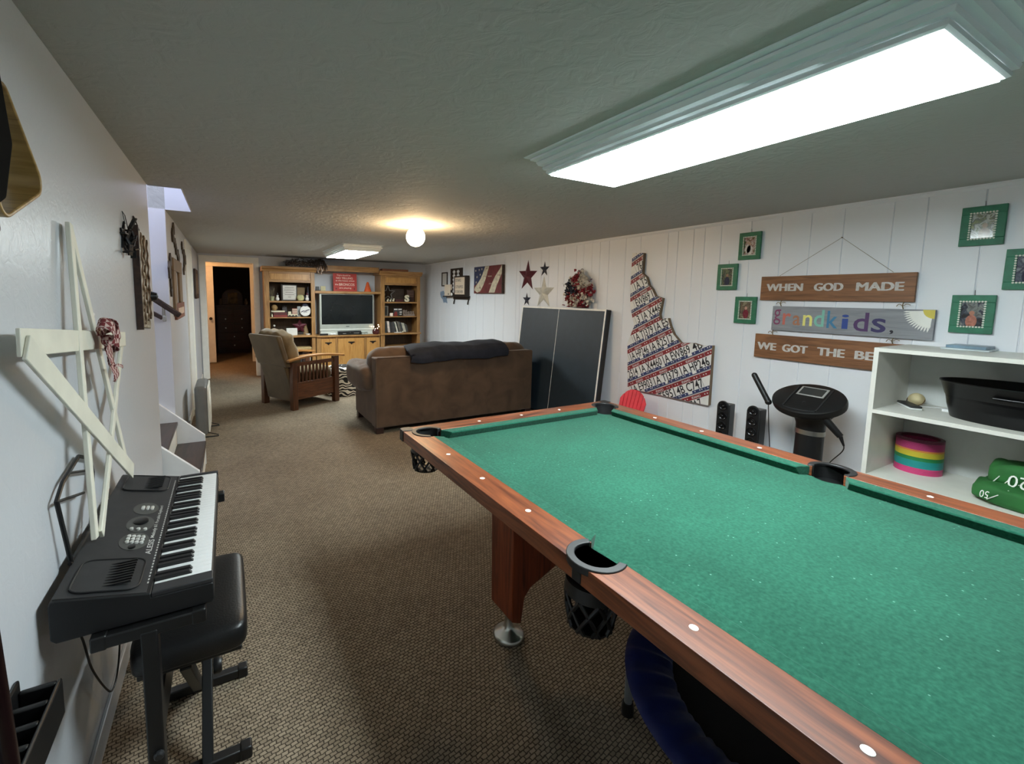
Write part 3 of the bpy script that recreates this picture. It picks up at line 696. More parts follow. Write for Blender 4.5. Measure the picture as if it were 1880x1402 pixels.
def rrect(x0, x1, y0, y1, r, n=4):
    return arc(x1 - r, y1 - r, r, 0, 90, n) + arc(x0 + r, y1 - r, r, 90, 180, n) + arc(x0 + r, y0 + r, r, 180, 270, n) + arc(x1 - r, y0 + r, r, 270, 360, n)
for y0, y1 in ((KY0 + .02, KY0 + .165), (KY1 - .165, KY1 - .02)):
    g = panel_plate(rrect(-.352, -.218, y0, y1, .025), .004, KBODY, 'speaker_grille', t)
    mb = MB(); ring = [P(x, y, .0045) for x, y in rrect(-.352, -.218, y0, y1, .025)]; mb.tube(ring, .0022, 6, closed=True)
    for i in range(9): mb.box(-.335, -.235, y0 + .02 + i * .0125, y0 + .024 + i * .0125, kz(-.285) + .0005, kz(-.285) + .0055)
    mb.build('grille_ribs', KSIDE, g)
def oval(cx, cy, rx, ry): return [(cx + rx * math.cos(2 * PI * i / 24), cy + ry * math.sin(2 * PI * i / 24)) for i in range(24)]
for i, (cy, rx, ry) in enumerate(((1.530, .035, .052), (1.640, .035, .055), (1.752, .034, .046))):
    ov = panel_plate(oval(-.262, cy, rx, ry), .0022, KPAN, 'button_oval', t)
    mb = MB()
    def btn(x, y): mb.lathe([(.0052, 0), (.0052, .005), (.004, .0062), (0, .0062)], P(x, y, .002), 10)
    if i == 0:
        for a in range(3):
            for b in range(4): btn(-.243 - .0115 * b, 1.515 + .017 * a + .002 * b)
    elif i == 1:
        for b in range(3): btn(-.245 - .017 * b, 1.598 + .002 * b)
    else:
        for b in range(3):
            btn(-.245 - .0125 * b, 1.745); btn(-.245 - .0125 * b, 1.757)
    mb.build('buttons', KBTN, ov)
    if i == 1:
        mb = MB(); mb.lathe([(.02, 0), (.02, .006), (.016, .008), (0, .008)], P(-.262, 1.65, .002), 20); mb.build('dial', BLACK, ov)
    if i == 0:
        mb = MB(); mb.lathe([(.009, 0), (.009, .005), (0, .006)], P(-.262, 1.492, .002), 14); mb.build('round_button', BLACK, ov)
mb = MB(); KN = Vector((-ks, 0, 1)).normalized(); KX = (0, 1, 0); KYv = Vector((-1, 0, -ks)).normalized()
text(mb, 'ALESIS', P(-.214, 1.452), KX, KYv, .085, .014, .01, 0, .0018)
text(mb, 'Melody 61', P(-.215, 1.548), KX, KYv, .085, .012, .015, 0, .0018)
text(mb, 'Portable Keyboard', P(-.215, 1.645), KX, KYv, .13, .011, .0, 0, .0018)
for k in range(48):
    y = KY0 + .045 + k * .0148; mb.box(-.2035, -.2, y, y + .008, kz(-.202) + .0012, kz(-.202) + .0016)
mb.build('printing', INK, pan)
# music rest
t = thing('music_rest', 'black wire music rest standing behind the keyboard', 'music stand', (-.38, 1.56, .75))
mb = MB(); R_ = [(-.378, 1.43, .755), (-.386, 1.39, .94), (-.388, 1.45, .965), (-.389, 1.60, .985), (-.388, 1.70, .945), (-.383, 1.70, .90), (-.378, 1.62, .755)]
mb.tube(R_, .0055, 8); mb.tube([(-.386, 1.40, .935), (-.384, 1.60, .875)], .004, 6); mb.tube([(-.388, 1.50, .972), (-.384, 1.71, .905)], .004, 6); mb.tube([(-.3785, 1.42, .757), (-.3785, 1.63, .757)], .005, 6)
mb.build('frame', BLACKM, t)
# stand
t = thing('keyboard_stand', 'black steel stand with bolted crossbar carrying the keyboard', 'keyboard stand', (-.2, 1.66, 0))
for y, yy in ((1.262, 1.25), (1.99, 1.98)):
    mb = MB(); mb.box(-.214, -.178, y - .02, y + .02, .02, .63); mb.build('post', BLACKM, t, bevel=.004)
    xe = -.085 if y < 1.5 else -.045
    mb = MB(); mb.box(-.31, xe, y - .018, y + .018, .615, .647); ar = mb.build('arm', BLACKM, t, bevel=.004)
    for x in (-.292, xe - .004): mb = MB(); mb.box(x - .018, x + .014, y - .019, y + .019, .613, .6495); mb.build('rubber_pad', BLACK, ar, bevel=.004)
    mb = MB(); mb.box(-.375, -.05, y - .02, y + .02, 0, .035); mb.build('foot', BLACKM, t, bevel=.006)
mb = MB(); mb.box(-.205, -.197, 1.27, 1.98, .21, .33); cb = mb.build('crossbar', DARKG, t, bevel=.003)
for z in (.24, .295):
    mb = MB(); mb.lathe([(.012, 0), (.012, .006), (.008, .01), (0, .01)], (-.190, 1.242, z), 10, Matrix.Rotation(PI / 2, 3, 'X')); mb.build('bolt', CHROME if z < .2 else DARKG, t)
# bench
t = thing('keyboard_bench', 'black padded bench with crossed legs in front of the keyboard', 'bench', (-.12, 1.60, 0))
LEATH = mat('black_vinyl', (20, 20, 21), 0.38, var=0.06, bump=0.15, bscale=160)
mb = MB(); mb.sphere((-.125, 1.605, .437), (.148, .225, .045), 40, 16, e=.35, e2=.22); mb.build('cushion', LEATH, t, smooth=80)
mb = MB(); mb.box(-.255, .005, 1.40, 1.81, .385, .40); mb.build('seat_board', BLACK, t, bevel=.004)
mb = MB(); mb.bar((-.1, 1.43, .02), (-.1, 1.775, .385), .036, .03, (1, 0, 0)); mb.build('leg', BLACKM, t, bevel=.003)
mb = MB(); mb.bar((-.142, 1.767, .02), (-.142, 1.42, .385), .036, .03, (1, 0, 0)); mb.build('leg', BLACKM, t, bevel=.003)
for y in (1.43, 1.767):
    mb = MB(); mb.box(-.25, .0, y - .016, y + .016, .004, .036); ft = mb.build('foot', BLACKM, t, bevel=.004)
    for x in (-.262, -.012): mb = MB(); mb.box(x, x + .034, y - .019, y + .019, 0, .040); mb.build('end_cap', BLACK, ft, bevel=.005)
mb = MB(); mb.lathe([(.026, 0), (.028, .005), (.028, .02), (.024, .026), (0, .026)], (-.083, 1.61, .20), 16, Matrix.Rotation(PI / 2, 3, 'Y')); mb.build('knob', BLACK, t)
mb = MB(); cab = [(-.37, 1.30, .655), (-.386, 1.40, .60), (-.388, 1.50, .50), (-.389, 1.57, .35), (-.386, 1.68, .19), (-.386, 1.76, .115), (-.386, 1.84, .12), (-.386, 1.90, .2), (-.386, 1.93, .38), (-.38, 1.94, .55), (-.37, 1.95, .64)]
def spl(p, n=6):
    p = [Vector(q) for q in p]; o = []
    for i in range(len(p) - 1):
        a, b, c, d = p[max(i - 1, 0)], p[i], p[i + 1], p[min(i + 2, len(p) - 1)]
        for k in range(n):
            u = k / n; o.append(.5 * ((2 * b) + (c - a) * u + (2 * a - 5 * b + 4 * c - d) * u * u + (3 * b - a - 3 * c + d) * u ** 3))
    return o + [p[-1]]
mb.tube(spl(cab), .003, 6); tag(mb.build('power_cable', BLACK, smooth=60), 'thin black cable looping down the wall under the keyboard', 'cable')

# ------------------------------------------------------------------ large slat star leaning on wall and keyboard
SLAT = mat('cream_painted_wood', (226, 223, 208), 0.55, var=0.05, vscale=8, bump=0.1, bscale=50)
t = thing('slat_star', 'tall cream wooden star made of slats leaning on the left wall', 'star decoration', (-.36, 1.70, .757))
pT1, pT2 = Vector((-.388, 1.655, 1.645)), Vector((-.388, 1.68, 1.64))
pL, pR = Vector((-.366, 1.185, 1.352)), Vector((-.374, 2.25, 1.262)); pBN, pBF = Vector((-.352, 1.50, .776)), Vector((-.345, 2.02, .778))
off = Vector((.009, 0, 0))
mb = MB(); mb.bar(pL, pR, .058, .008, (1, 0, 0)); mb.v = mb.v; mb.build('slat', SLAT, t, bevel=.002)
mb = MB(); mb.bar(pT1 + off * .4, pBN + off * 1.0, .030, .012, (1, 0, 0)); mb.build('slat', SLAT, t, bevel=.002)
mb = MB(); mb.bar(pT2 - off * .2, pBF - off * .6, .030, .010, (1, 0, 0)); mb.build('slat', SLAT, t, bevel=.002)
mb = MB(); mb.bar(pL + off * .9 + Vector((0, .01, -.01)), pBF + off * .9, .056, .008, (1, 0, 0)); mb.build('slat', SLAT, t, bevel=.002)
mb = MB(); mb.bar(pR - off * 1.0, pBN + off * 2 + Vector((0, .02, 0)), .034, .010, (1, 0, 0)); mb.build('slat', SLAT, t, bevel=.002)
def m_check():
    q = NT('red_check_ribbon'); co = q.coords()
    ch = q.n.new('ShaderNodeTexChecker'); ch.inputs['Scale'].default_value = 70; q.link(co, ch.inputs['Vector'])
    ch.inputs['Color1'].default_value = lin((112, 34, 40)); ch.inputs['Color2'].default_value = lin((196, 170, 164)); q.link(ch.outputs[0], q.b.inputs['Base Color']); q.b.inputs['Roughness'].default_value = .7; return q.m
RIB = m_check()
t = thing('ribbon_bow', 'red and white checked ribbon bow hanging on the cream slat star', 'bow', (-.345, 1.78, 1.29))
def loop(c, ln, wd, ang, tilt, name):
    mb = MB(); n = 16
    R = Matrix.Rotation(ang, 3, 'X'); cen = Vector(c)
    def fn(u, v):
        a = 2 * PI * u; y = ln / 2 * (1 - math.cos(a)); h = wd * .45 * math.sin(a) * (.5 + .5 * math.sin(a / 2))
        p = Vector((h + .004 * math.sin(9 * u), y, (v - .5) * wd * (.35 + .65 * math.sin(a / 2))))
        return tuple(cen + R @ p)
    mb.grid(n, 3, fn); o = mb.build(name, RIB, t, smooth=80); s_ = o.modifiers.new('solid', 'SOLIDIFY'); s_.thickness = .0012
BY = -.235
c0 = (-.335, 2.0 + BY, 1.30)
loop(c0, .085, .055, .55, 0, 'bow_loop'); loop(c0, .075, .05, 2.2, 0, 'bow_loop'); loop(c0, .07, .05, -.3, 0, 'bow_loop')
def tail(pts, wd):
    mb = MB(); pts = spl(pts, 4); n = len(pts) - 1
    mb.grid(n, 2, lambda u, v: tuple(pts[min(int(u * n + .5), n)] + Vector((.004 * math.sin(u * 9), (v - .5) * wd, .004 * math.cos(v * 6)))))
    o = mb.build('bow_tail', RIB, t, smooth=80); s_ = o.modifiers.new('solid', 'SOLIDIFY'); s_.thickness = .0012
tail([c0, (-.33, 1.985 + BY, 1.25), (-.325, 2.02 + BY, 1.20), (-.33, 2.03 + BY, 1.165)], .075); tail([c0, (-.325, 1.96 + BY, 1.27), (-.33, 1.985 + BY, 1.225)], .055)
tail([(-.33, 2.03 + BY, 1.215), (-.32, 2.06 + BY, 1.213), (-.32, 2.085 + BY, 1.2)], .012)
mb = MB(); mb.sphere(c0, (.018, .02, .02)); mb.build('knot', RIB, t)
mb = MB(); mb.lathe([(.006, 0), (.008, .004), (.008, .008), (0, .011)], (XL, 1.906, 1.376), 12, Matrix.Rotation(PI / 2, 3, 'Y')); tag(mb.build('wall_screw', WHITE, loc=(XL, 1.906, 1.376)), 'white round screw head on the left wall above the bow', 'screw')

# triangle rack and pouch on the left wall
t = thing('ball_rack', 'wooden triangle ball rack with rounded corners hanging on the left wall', 'ball rack', (XL, 1.3, 1.58))
TRI = [(1.344, 1.676), (1.130, 1.866), (1.080, 1.566)]
def rounded(poly, r, n=6):
    out = []
    for i in range(len(poly)):
        a, b, c = Vector(poly[i - 1]), Vector(poly[i]), Vector(poly[(i + 1) % len(poly)])
        u, v = (a - b).normalized(), (c - b).normalized(); ang = u.angle(v); d = r / math.tan(ang / 2)
        p, q = b + u * d, b + v * d; cen = b + (u + v).normalized() * (r / math.sin(ang / 2))
        a0 = math.atan2(*(p - cen).yx); a1 = math.atan2(*(q - cen).yx)
        while a1 - a0 > PI: a1 -= 2 * PI
        while a1 - a0 < -PI: a1 += 2 * PI
        out += [(cen.x + r * math.cos(a0 + (a1 - a0) * k / n), cen.y + r * math.sin(a0 + (a1 - a0) * k / n)) for k in range(n + 1)]
    return out
o_, i_ = rounded(TRI, .034), None
cx = sum(p[0] for p in TRI) / 3; cy = sum(p[1] for p in TRI) / 3
i_ = rounded([(cx + (x - cx) * .91, cy + (y - cy) * .91) for x, y in TRI], .026)
mb = MB(); n = len(o_); vs = []
for x in (XL + .004, XL + .058): vs += [(x, p[0], p[1]) for p in o_] + [(x, p[0], p[1]) for p in i_]
fs = []
for k in range(n):
    j = (k + 1) % n
    fs += [(k, j, 2 * n + j, 2 * n + k), (n + j, n + k, 3 * n + k, 3 * n + j), (2 * n + k, 2 * n + j, 3 * n + j, 3 * n + k), (j, k, n + k, n + j)]
mb.add(vs, fs); o = mb.build('band', wood('rack_wood', (120, 92, 48), (168, 136, 82), 'x', .35), t, bevel=.002)
bpy.context.view_layer.update()
t = thing('cue_case', 'black padded case hanging in front of the wooden triangle rack', 'case', (XL + .07, 1.17, 1.57))
mb = MB(); mb.prism(rounded([(.90, 1.90), (1.015, 1.86), (1.056, 1.70), (1.01, 1.60), (.90, 1.55)], .02), XL + .060, XL + .095, fYZ(0)); mb.build('body', mat('black_cloth', (9, 9, 10), .95, var=.1, spec=.1), t, bevel=.012, seg=3)
mb = MB(); mb.box(XL + .066, XL + .09, .96, 1.035, 1.862, 1.885); mb.build('strap', DARKG, t, bevel=.004)
mb = MB(); mb.lathe([(.012, 0), (.011, .02), (.008, .024), (0, .024)], (XL, 1.185, 1.574), 14, Matrix.Rotation(PI / 2, 3, 'Y')); tag(mb.build('wall_peg', BLACK, loc=(XL, 1.185, 1.574)), 'dark round wall peg below the wooden triangle rack', 'peg')
# cue rack with slots, low on the left wall, and the cue beside it
t = thing('cue_rack', 'black slotted cue rack low on the left wall beside the keyboard', 'cue rack', (XL, 1.0, .5))
mb = MB(); RX0, RX1 = XL + .001, XL + .062
ra, rb = Vector((0, 1.195, .615)), Vector((0, .93, .46))
CR = Matrix(((1, 0, 0, 0), (0, math.cos(.0), 0, 0), (0, 0, 1, 0), (0, 0, 0, 1)))
RX1 = XL + .075
mb.box(RX0, RX0 + .008, .62, 1.14, .585, .675); mb.box(RX1 - .008, RX1, .62, 1.135, .575, .657); mb.box(RX0 + .008, RX1 - .008, .62, 1.135, .575, .588)
for k in range(11):
    y = 1.123 - .049 * k; mb.box(RX0 + .008, RX1 - .008, y, y + .012, .588, .655)
mb.build('rack', BLACK, t, bevel=.004)
mb = MB(); mb.lathe([(.012, 0), (.012, .004), (0, .006)], (RX0 + .007, 1.055, .668), 12, Matrix.Rotation(PI / 2, 3, 'Y')); mb.build('screw', CHROME, t)
t = thing('cue_stick', 'dark maroon cue stick standing in front of the slotted rack', 'cue stick', (-.285, .832, .0))
mb = MB(); mb.cyl((-.285, .832, 0.0), (-.318, .832, 1.02), .0165, 16, 0, .012); mb.build('butt', mat('maroon_lacquer', (26, 12, 13), .25, var=.1), t)
mb = MB(); mb.cyl((-.318, .832, 1.0201), (-.332, .832, 1.46), .012, 14, 0, .0075); mb.build('shaft', wood('cue_maple', (170, 130, 80), (206, 168, 112), 'z'), t)

# dark metal ornament, corrugated tin wall hanging
t = thing('wall_ornament', 'small dark metal ornament hanging on wire on the left wall', 'ornament', (XL, 2.54, 1.64))
mb = MB(); rnd = random.Random(3)
for k in range(22):
    y = 2.455 + rnd.random() * .17; z = 1.63 + rnd.random() * .14 * (1 - abs(y - 2.53) / .25); mb.bar((XL + .004 + rnd.random() * .03, y, z), (XL + .01 + rnd.random() * .035, y + rnd.uniform(-.03, .03), z + rnd.uniform(-.05, .05)), .022, .006)
mb.prism(star(2.53, 1.70, .075, .035, 80), XL + .002, XL + .008, fYZ(0)); mb.build('metal_shape', mat('tarnished_metal', (44, 44, 46), .5, .5, var=.3), t)
mb = MB(); mb.tube([(XL + .012, 2.53, 1.76), (XL + .004, 2.525, 1.815), (XL + .010, 2.545, 1.80), (XL + .014, 2.58, 1.74)], .0018, 5); mb.build('hanging_wire', BLACKM, t)
t = thing('corrugated_hanging', 'tall wavy corrugated tin strip hanging at the end of the left wall', 'wall decoration', (XL, 2.95, 1.26))
TIN = mat('aged_tin', (148, 140, 124), .5, .3, var=.25, vscale=20); RUST = mat('rusty_edge', (92, 70, 50), .7, var=.3, vscale=30)
mb = MB(); m_ = 60
for j, (yy, dz) in enumerate(((2.76, 0), (2.90, -.01), (3.00, -.015), (3.10, -.03))):
    pts = [(XL + .012 + .0 * j, yy + .016 * math.sin(k / m_ * 2 * PI * 6.5 + .5) + .02 * (k / m_), 1.775 + dz - (.50 - .02 * j) * k / m_) for k in range(m_ + 1)]
    mb.tube(pts, .008 if j else .006, 6)
mb.build('wavy_edge', RUST, t)
mb = MB()
mb.grid(60, 24, lambda u, v: (XL + .008 + .008 * math.sin(v * 2 * PI * 6), 2.745 + .36 * v + .016 * math.sin(u * 2 * PI * 6.5 + .5) * (v > .3) + .02 * u, 1.785 - .51 * u - .03 * v)); o = mb.build('sheet', TIN, t, smooth=80); s_ = o.modifiers.new('solid', 'SOLIDIFY'); s_.thickness = .0015
mb = MB(); mb.box(XL + .001, XL + .03, 2.735, 2.752, 1.265, 1.785); mb.build('wood_edge', DARKWOOD, t)
mb = MB(); mb.tube(spl([(XL + .012, 2.76, 1.78), (XL + .004, 2.80, 1.832), (XL + .004, 2.85, 1.825), (XL + .012, 2.90, 1.775)], 5), .003, 6); mb.build('hanging_wire', BLACKM, t)
mb = MB(); mb.lathe([(.03, 0), (.02, .03), (0, .035)], (XL + .012, 3.19, 1.43), 10, Matrix.Rotation(PI / 2, 3, 'Y')); mb.build('rosette', BLACKM, t)

# wooden cut-outs beyond the stairs
OLDW = wood('weathered_board', (92, 74, 54), (140, 116, 88), 'z', .7); CUTW = mat('cut_metal_brown', (70, 56, 42), .6, var=.3, vscale=20)
def chain(name, pts, r, label, m=CUTW):
    mb = MB()
    for (y, z, rr) in pts: mb.prism(rounded(star(y, z, rr, rr * .75, 20), rr * .12, 2), XL + .002, XL + .014, fYZ(0))
    for a, b in zip(pts, pts[1:]): mb.bar((XL + .008, a[0], a[1]), (XL + .008, b[0], b[1]), r, .01, (1, 0, 0))
    return tag(mb.build(name, m), label, 'wall decoration')
chain('metal_cutout', [(4.80, 2.02, .06), (4.70, 1.95, .07), (4.88, 1.90, .05), (4.95, 1.85, .06), (5.12, 1.80, .07), (5.2, 1.78, .05)], .05, 'dark metal cut-out highest on the wall beyond the stairs')
chain('metal_cutout', [(5.62, 1.945, .05), (5.70, 1.90, .04), (5.86, 1.845, .09), (6.0, 1.82, .06), (5.80, 1.74, .06), (5.72, 1.685, .05)], .04, 'dark curled metal cut-out next to the white side door')
chain('metal_cutout', [(4.40, 1.72, .06), (4.30, 1.63, .08), (4.36, 1.54, .05), (4.37, 1.46, .05)], .05, 'narrow dark metal cut-out left of the weathered board sign')
t = thing('board_sign', 'weathered wooden board sign with red lower panel beyond the stairs', 'sign', (XL, 5.0, 1.215))
mb = MB(); mb.box(XL + .001, XL + .02, 4.52, 5.30, 1.64, 1.75); mb.box(XL + .001, XL + .02, 4.52, 4.72, 1.25, 1.64); mb.box(XL + .001, XL + .02, 5.02, 5.26, 1.36, 1.64); mb.build('board', OLDW, t, bevel=.003)
mb = MB(); mb.box(XL + .001, XL + .022, 4.60, 5.38, 1.215, 1.36); rp = mb.build('red_panel', mat('barn_red', (122, 72, 50), .6, var=.15), t, bevel=.003)
mb = MB(); mb.box(XL + .022, XL + .0235, 4.72, 5.28, 1.255, 1.315); mb.build('pale_stripe', mat('pale_rose', (206, 180, 160), .6), rp)
t = thing('narrow_frame', 'dark brown picture frame on the left wall near the lit passage', 'picture frame', (XL, 7.75, 1.37))
mb = MB(); mb.prism(rounded([(7.42, 1.37), (8.12, 1.37), (8.12, 1.80), (7.42, 1.80)], .05), XL + .001, XL + .026, fYZ(0)); mb.build('frame', mat('dark_frame_wood', (58, 42, 32), .5), t, bevel=.004)
mb = MB(); mb.box(XL + .026, XL + .028, 7.50, 8.04, 1.44, 1.73); mb.build('picture', mat('brown_print', (116, 96, 78), .5, var=.3), t)

# box fan
FANG = mat('fan_grey', (112, 112, 110), .5, var=.04); FANW = mat('fan_grille_white', (224, 222, 212), .45, var=.02)
t = thing('box_fan', 'grey box fan with white grille standing by the left wall', 'fan', (-.25, 5.27, 0))
mb = MB(); mb.box(-.312, -.205, 5.005, 5.52, .035, .535); body = mb.build('housing', FANG, t, bevel=.03, seg=4)
mb = MB(); mb.prism(rounded([(5.02, .05), (5.505, .05), (5.505, .52), (5.02, .52)], .05), -.206, -.190, fYZ(0)); g = mb.build('grille', FANW, t, bevel=.008)
mb = MB()
for r in (.05, .09, .13, .17, .205): mb.tube([(-.188, 5.262 + r * math.cos(2 * PI * k / 32), .285 + r * math.sin(2 * PI * k / 32)) for k in range(32)], .003, 5, closed=True)
for k in range(12): a = 2 * PI * k / 12; mb.tube([(-.188, 5.262, .285), (-.188, 5.262 + .21 * math.cos(a), .285 + .21 * math.sin(a))], .0025, 5)
mb.build('grille_rings', FANW, g)
for y in (5.06, 5.46):
    mb = MB(); mb.tube([(-.30, y, .04), (-.31, y, .008), (-.14, y, .006), (-.12, y, .006), (-.12, y + .04, .006), (-.21, y + .04, .04)], .0055, 6); mb.build('wire_foot', BLACKM, t)
# ------------------------------------------------------------------ state shaped licence plate artwork
IDA = [(3.199, 1.920), (3.064, 1.911), (3.066, 1.712), (3.016, 1.674), (2.982, 1.595), (2.943, 1.558), (2.900, 1.490), (2.818, 1.470), (2.842, 1.315), (2.829, 1.272), (2.745, 1.285), (2.720, 1.216), (2.676, 1.138), (2.600, 1.068), (2.472, 1.077), (2.401, 1.062), (2.298, 1.073), (2.295, .552), (3.168, .540), (3.202, 1.005), (3.127, 1.190), (3.166, 1.302), (3.187, 1.377), (3.202, 1.529)]
t = thing('plate_map', 'state map cut-out covered with rows of red white and blue licence plates', 'wall art', (XR, 2.75, .54))
XM = XR - .022
mb = MB(); mb.prism(IDA, -.016, .0215, lambda u, v, w: (XM + w, u, v)); mb.build('backing_board', wood('map_edge_board', (96, 78, 60), (132, 110, 86), 'z', .7), t, smooth=0)
from mathutils.geometry import tessellate_polygon
_tri = [[Vector((3.168 - IDA[i][0], IDA[i][1] - .54)) for i in tr] for tr in tessellate_polygon([[Vector((y, z, 0)) for y, z in IDA]])]
_tri = [tr if (tr[1] - tr[0]).cross(tr[2] - tr[0]) > 0 else tr[::-1] for tr in _tri]
_th = math.radians(27.3); _c, _s = math.cos(_th), math.sin(_th)
def uv2st(u, v): return Vector((u * _c - v * _s, u * _s + v * _c))
def clip_add(mb, poly, lift, mi):
    """cut a flat shape (row coordinates) to the outline of the map and lay it on the board"""
    P0 = [uv2st(*p) for p in poly]
    for tr in _tri:
        q = P0
        for k in range(3):
            a, b = tr[k], tr[(k + 1) % 3]; e = b - a; o = []
            for i in range(len(q)):
                p, r = q[i], q[(i + 1) % len(q)]; dp, dr = e.cross(p - a), e.cross(r - a)
                if dp >= 0: o.append(p)
                if dp * dr < 0: o.append(p + (r - p) * (dp / (dp - dr)))
            q = o
            if len(q) < 3: break
        if len(q) >= 3:
            vs = [(XM - .016 - lift, 3.168 - p.x, .54 + p.y) for p in q]
            mb.add(vs, [tuple(range(len(vs)))], mi)
PLW, PLR, PLB, PLG, PLK = mat('plate_white', (222, 222, 220), .4, .0, var=.05), mat('plate_red', (128, 36, 42), .4, var=.12), mat('plate_blue', (44, 56, 100), .4, var=.12), mat('plate_edge', (150, 150, 152), .4, var=.05), mat('plate_black', (22, 24, 32), .5, var=0)
rows = [(-1, []), (0, [(.670, 'C7A7', .14)]), (1, [(.295, '1A T5951', .25), (.565, '4B C747', .245)]), (2, [(.055, '1A E9903', .235), (.315, '1A TJ379', .25), (.590, '1A HP246', .26)]),
        (3, [(.0, '2514', .11), (.140, '1A X4460', .24), (.40, '1A EW869', .265), (.69, '4B U', .16)]), (4, [(.015, '1A HP246', .21), (.245, '1A R2512', .24)]), (5, [(.05, '1A TJ379', .215), (.285, '1A E5', .14)]),
        (6, [(.075, '3', .025), (.13, '1A X4468', .23)]), (7, [(.045, 'EW869', .16), (.23, '1A', .06)]), (8, [(.02, '1A T59', .17)]), (9, [(.04, '7646', .105)]), (10, [(.03, 'W', .05)])]
mb = MB()
for k, tx in rows:
    v1 = -.265 + .158 * k; v0 = v1 - .158
    clip_add(mb, [(-.3, v0), (1.7, v0), (1.7, v0 + .006), (-.3, v0 + .006)], .0006, 3)
    clip_add(mb, [(-.3, v0 + .006), (1.7, v0 + .006), (1.7, v0 + .034), (-.3, v0 + .034)], .0008, 2)
    clip_add(mb, [(-.3, v0 + .034), (1.7, v0 + .034), (1.7, v0 + .116), (-.3, v0 + .116)], .0008, 0)
    clip_add(mb, [(-.3, v0 + .116), (1.7, v0 + .116), (1.7, v1 - .004), (-.3, v1 - .004)], .0008, 1)
    clip_add(mb, [(-.3, v1 - .004), (1.7, v1 - .004), (1.7, v1), (-.3, v1)], .0010, 0)
    u0 = ((tx[0][0] if tx else .1) + (v0 + .07) * _s) / _c
    for j in range(-5, 7):
        uc = u0 + .13 + .30 * j
        clip_add(mb, [(uc - .152, v0 + .004), (uc - .148, v0 + .004), (uc - .148, v1 - .002), (uc - .152, v1 - .002)], .0012, 3)
        clip_add(mb, [(uc - .022, v0 + .012), (uc + .022, v0 + .012), (uc + .022, v0 + .040), (uc - .022, v0 + .040)], .0012, 0)
        for ex in (-.12, -.10, .10, .12, -.05, .05): clip_add(mb, [(uc + ex + .006 * math.cos(a), v0 + .022 + .006 * math.sin(a)) for a in [2 * PI * i / 5 for i in range(5)]], .0011, 0)
        for ex in (-.115, -.09, .09, .115): clip_add(mb, [(uc + ex + .006 * math.cos(a), v0 + .135 + .006 * math.sin(a)) for a in [2 * PI * i / 5 for i in range(5)]], .0011, 0)
        vs, fs = glyphs('IDAHO', .01); x1 = max(p[0] for p in vs)
        for f in fs: clip_add(mb, [(uc - .045 + vs[i][0] / x1 * .09, v0 + .124 + vs[i][1] * .028) for i in f], .0011, 0)
    for s0, w_, wd in tx:
        vs, fs = glyphs(w_, .012); xa = min(p[0] for p in vs); xb = max(p[0] for p in vs)
        vm = v0 + .038; us = (s0 + (vm + .036) * _s) / _c; k_ = wd / _c / (xb - xa); yh = max(p[1] for p in vs)
        for f in fs: clip_add(mb, [(us + (vs[i][0] - xa) * k_, vm + vs[i][1] / yh * .076) for i in f], .0016, 4)
mb.build('plates', [PLW, PLR, PLB, PLG, PLK], t, smooth=0, label='overlapping rows of licence plates')

# ------------------------------------------------------------------ three board hanging sign
t = thing('hanging_sign', 'three-board hanging sign about grandkids, two brown boards and a grey one', 'sign', (XR, 1.47, 1.02))
SGW = wood('sign_board_brown', (104, 68, 42), (140, 94, 60), 'y', .5); SGG = wood('sign_board_grey', (122, 124, 130), (142, 144, 150), 'y', .6); STEN = mat('stencil_grey', (196, 190, 186), .6, var=.1, vscale=50)
boards = []
for nm, y1, y0, z0, z1, m in (('top_board', 1.952, 1.074, 1.464, 1.643, SGW), ('middle_board', 1.854, .975, 1.240, 1.4205, SGG), ('bottom_board', 1.963, 1.085, 1.022, 1.204, SGW)):
    mb = MB(); mb.box(XR - .026, XR - .007, y0, y1, z0, z1); boards.append(mb.build(nm, m, t, bevel=.002))
XS = XR - .026
def sten(words, par, z, h):
    for y, tx, wd in words:
        mb = MB()
        for q in range(4): text(mb, tx, (XS, y + .0045 - .003 * q, z + (.001 if q % 2 else -.001)), WX, WY, wd, h, 0, 0, .0008 + .0001 * q)
        mb.build('stencilled_word', STEN, par, smooth=0)
sten([(1.906, 'WHEN', .236), (1.595, 'GOD', .162), (1.357, 'MADE', .228)], boards[0], 1.534, .052)
sten([(1.938, 'WE', .128), (1.762, 'GOT', .158), (1.540, 'THE', .152), (1.327, 'BEST', .20)], boards[2], 1.086, .054)
cols = [('g', 1.842, .048, 1.282, .115, (128, 62, 96)), ('r', 1.780, .055, 1.285, .085, (190, 104, 92)), ('a', 1.712, .048, 1.285, .072, (168, 112, 84)), ('n', 1.648, .058, 1.285, .078, (232, 224, 130)), ('d', 1.580, .060, 1.284, .118, (124, 184, 170)),
        ('k', 1.503, .062, 1.279, .118, (62, 122, 160)), ('i', 1.420, .038, 1.279, .096, (44, 70, 142)), ('d', 1.355, .078, 1.270, .122, (78, 50, 96)), ('s', 1.262, .072, 1.268, .090, (52, 46, 92)), (',', 1.170, .018, 1.262, .026, (30, 28, 40))]
for i, (ch, y, wd, z, h, c) in enumerate(cols):
    mb = MB(); text(mb, ch, (XS, y, z), WX, WY, wd, h, .0 if ch == 'g' else .012, 0, .0008); mb.build('painted_letter', mat('letter_paint_%d' % i, c, .6, var=.03), boards[1], smooth=0)
DW = mat('daisy_white', (232, 232, 226), .6, var=.03); DY = mat('daisy_yellow', (206, 190, 84), .6, var=.05)
cyy, czz = .982, 1.414; mb = MB()
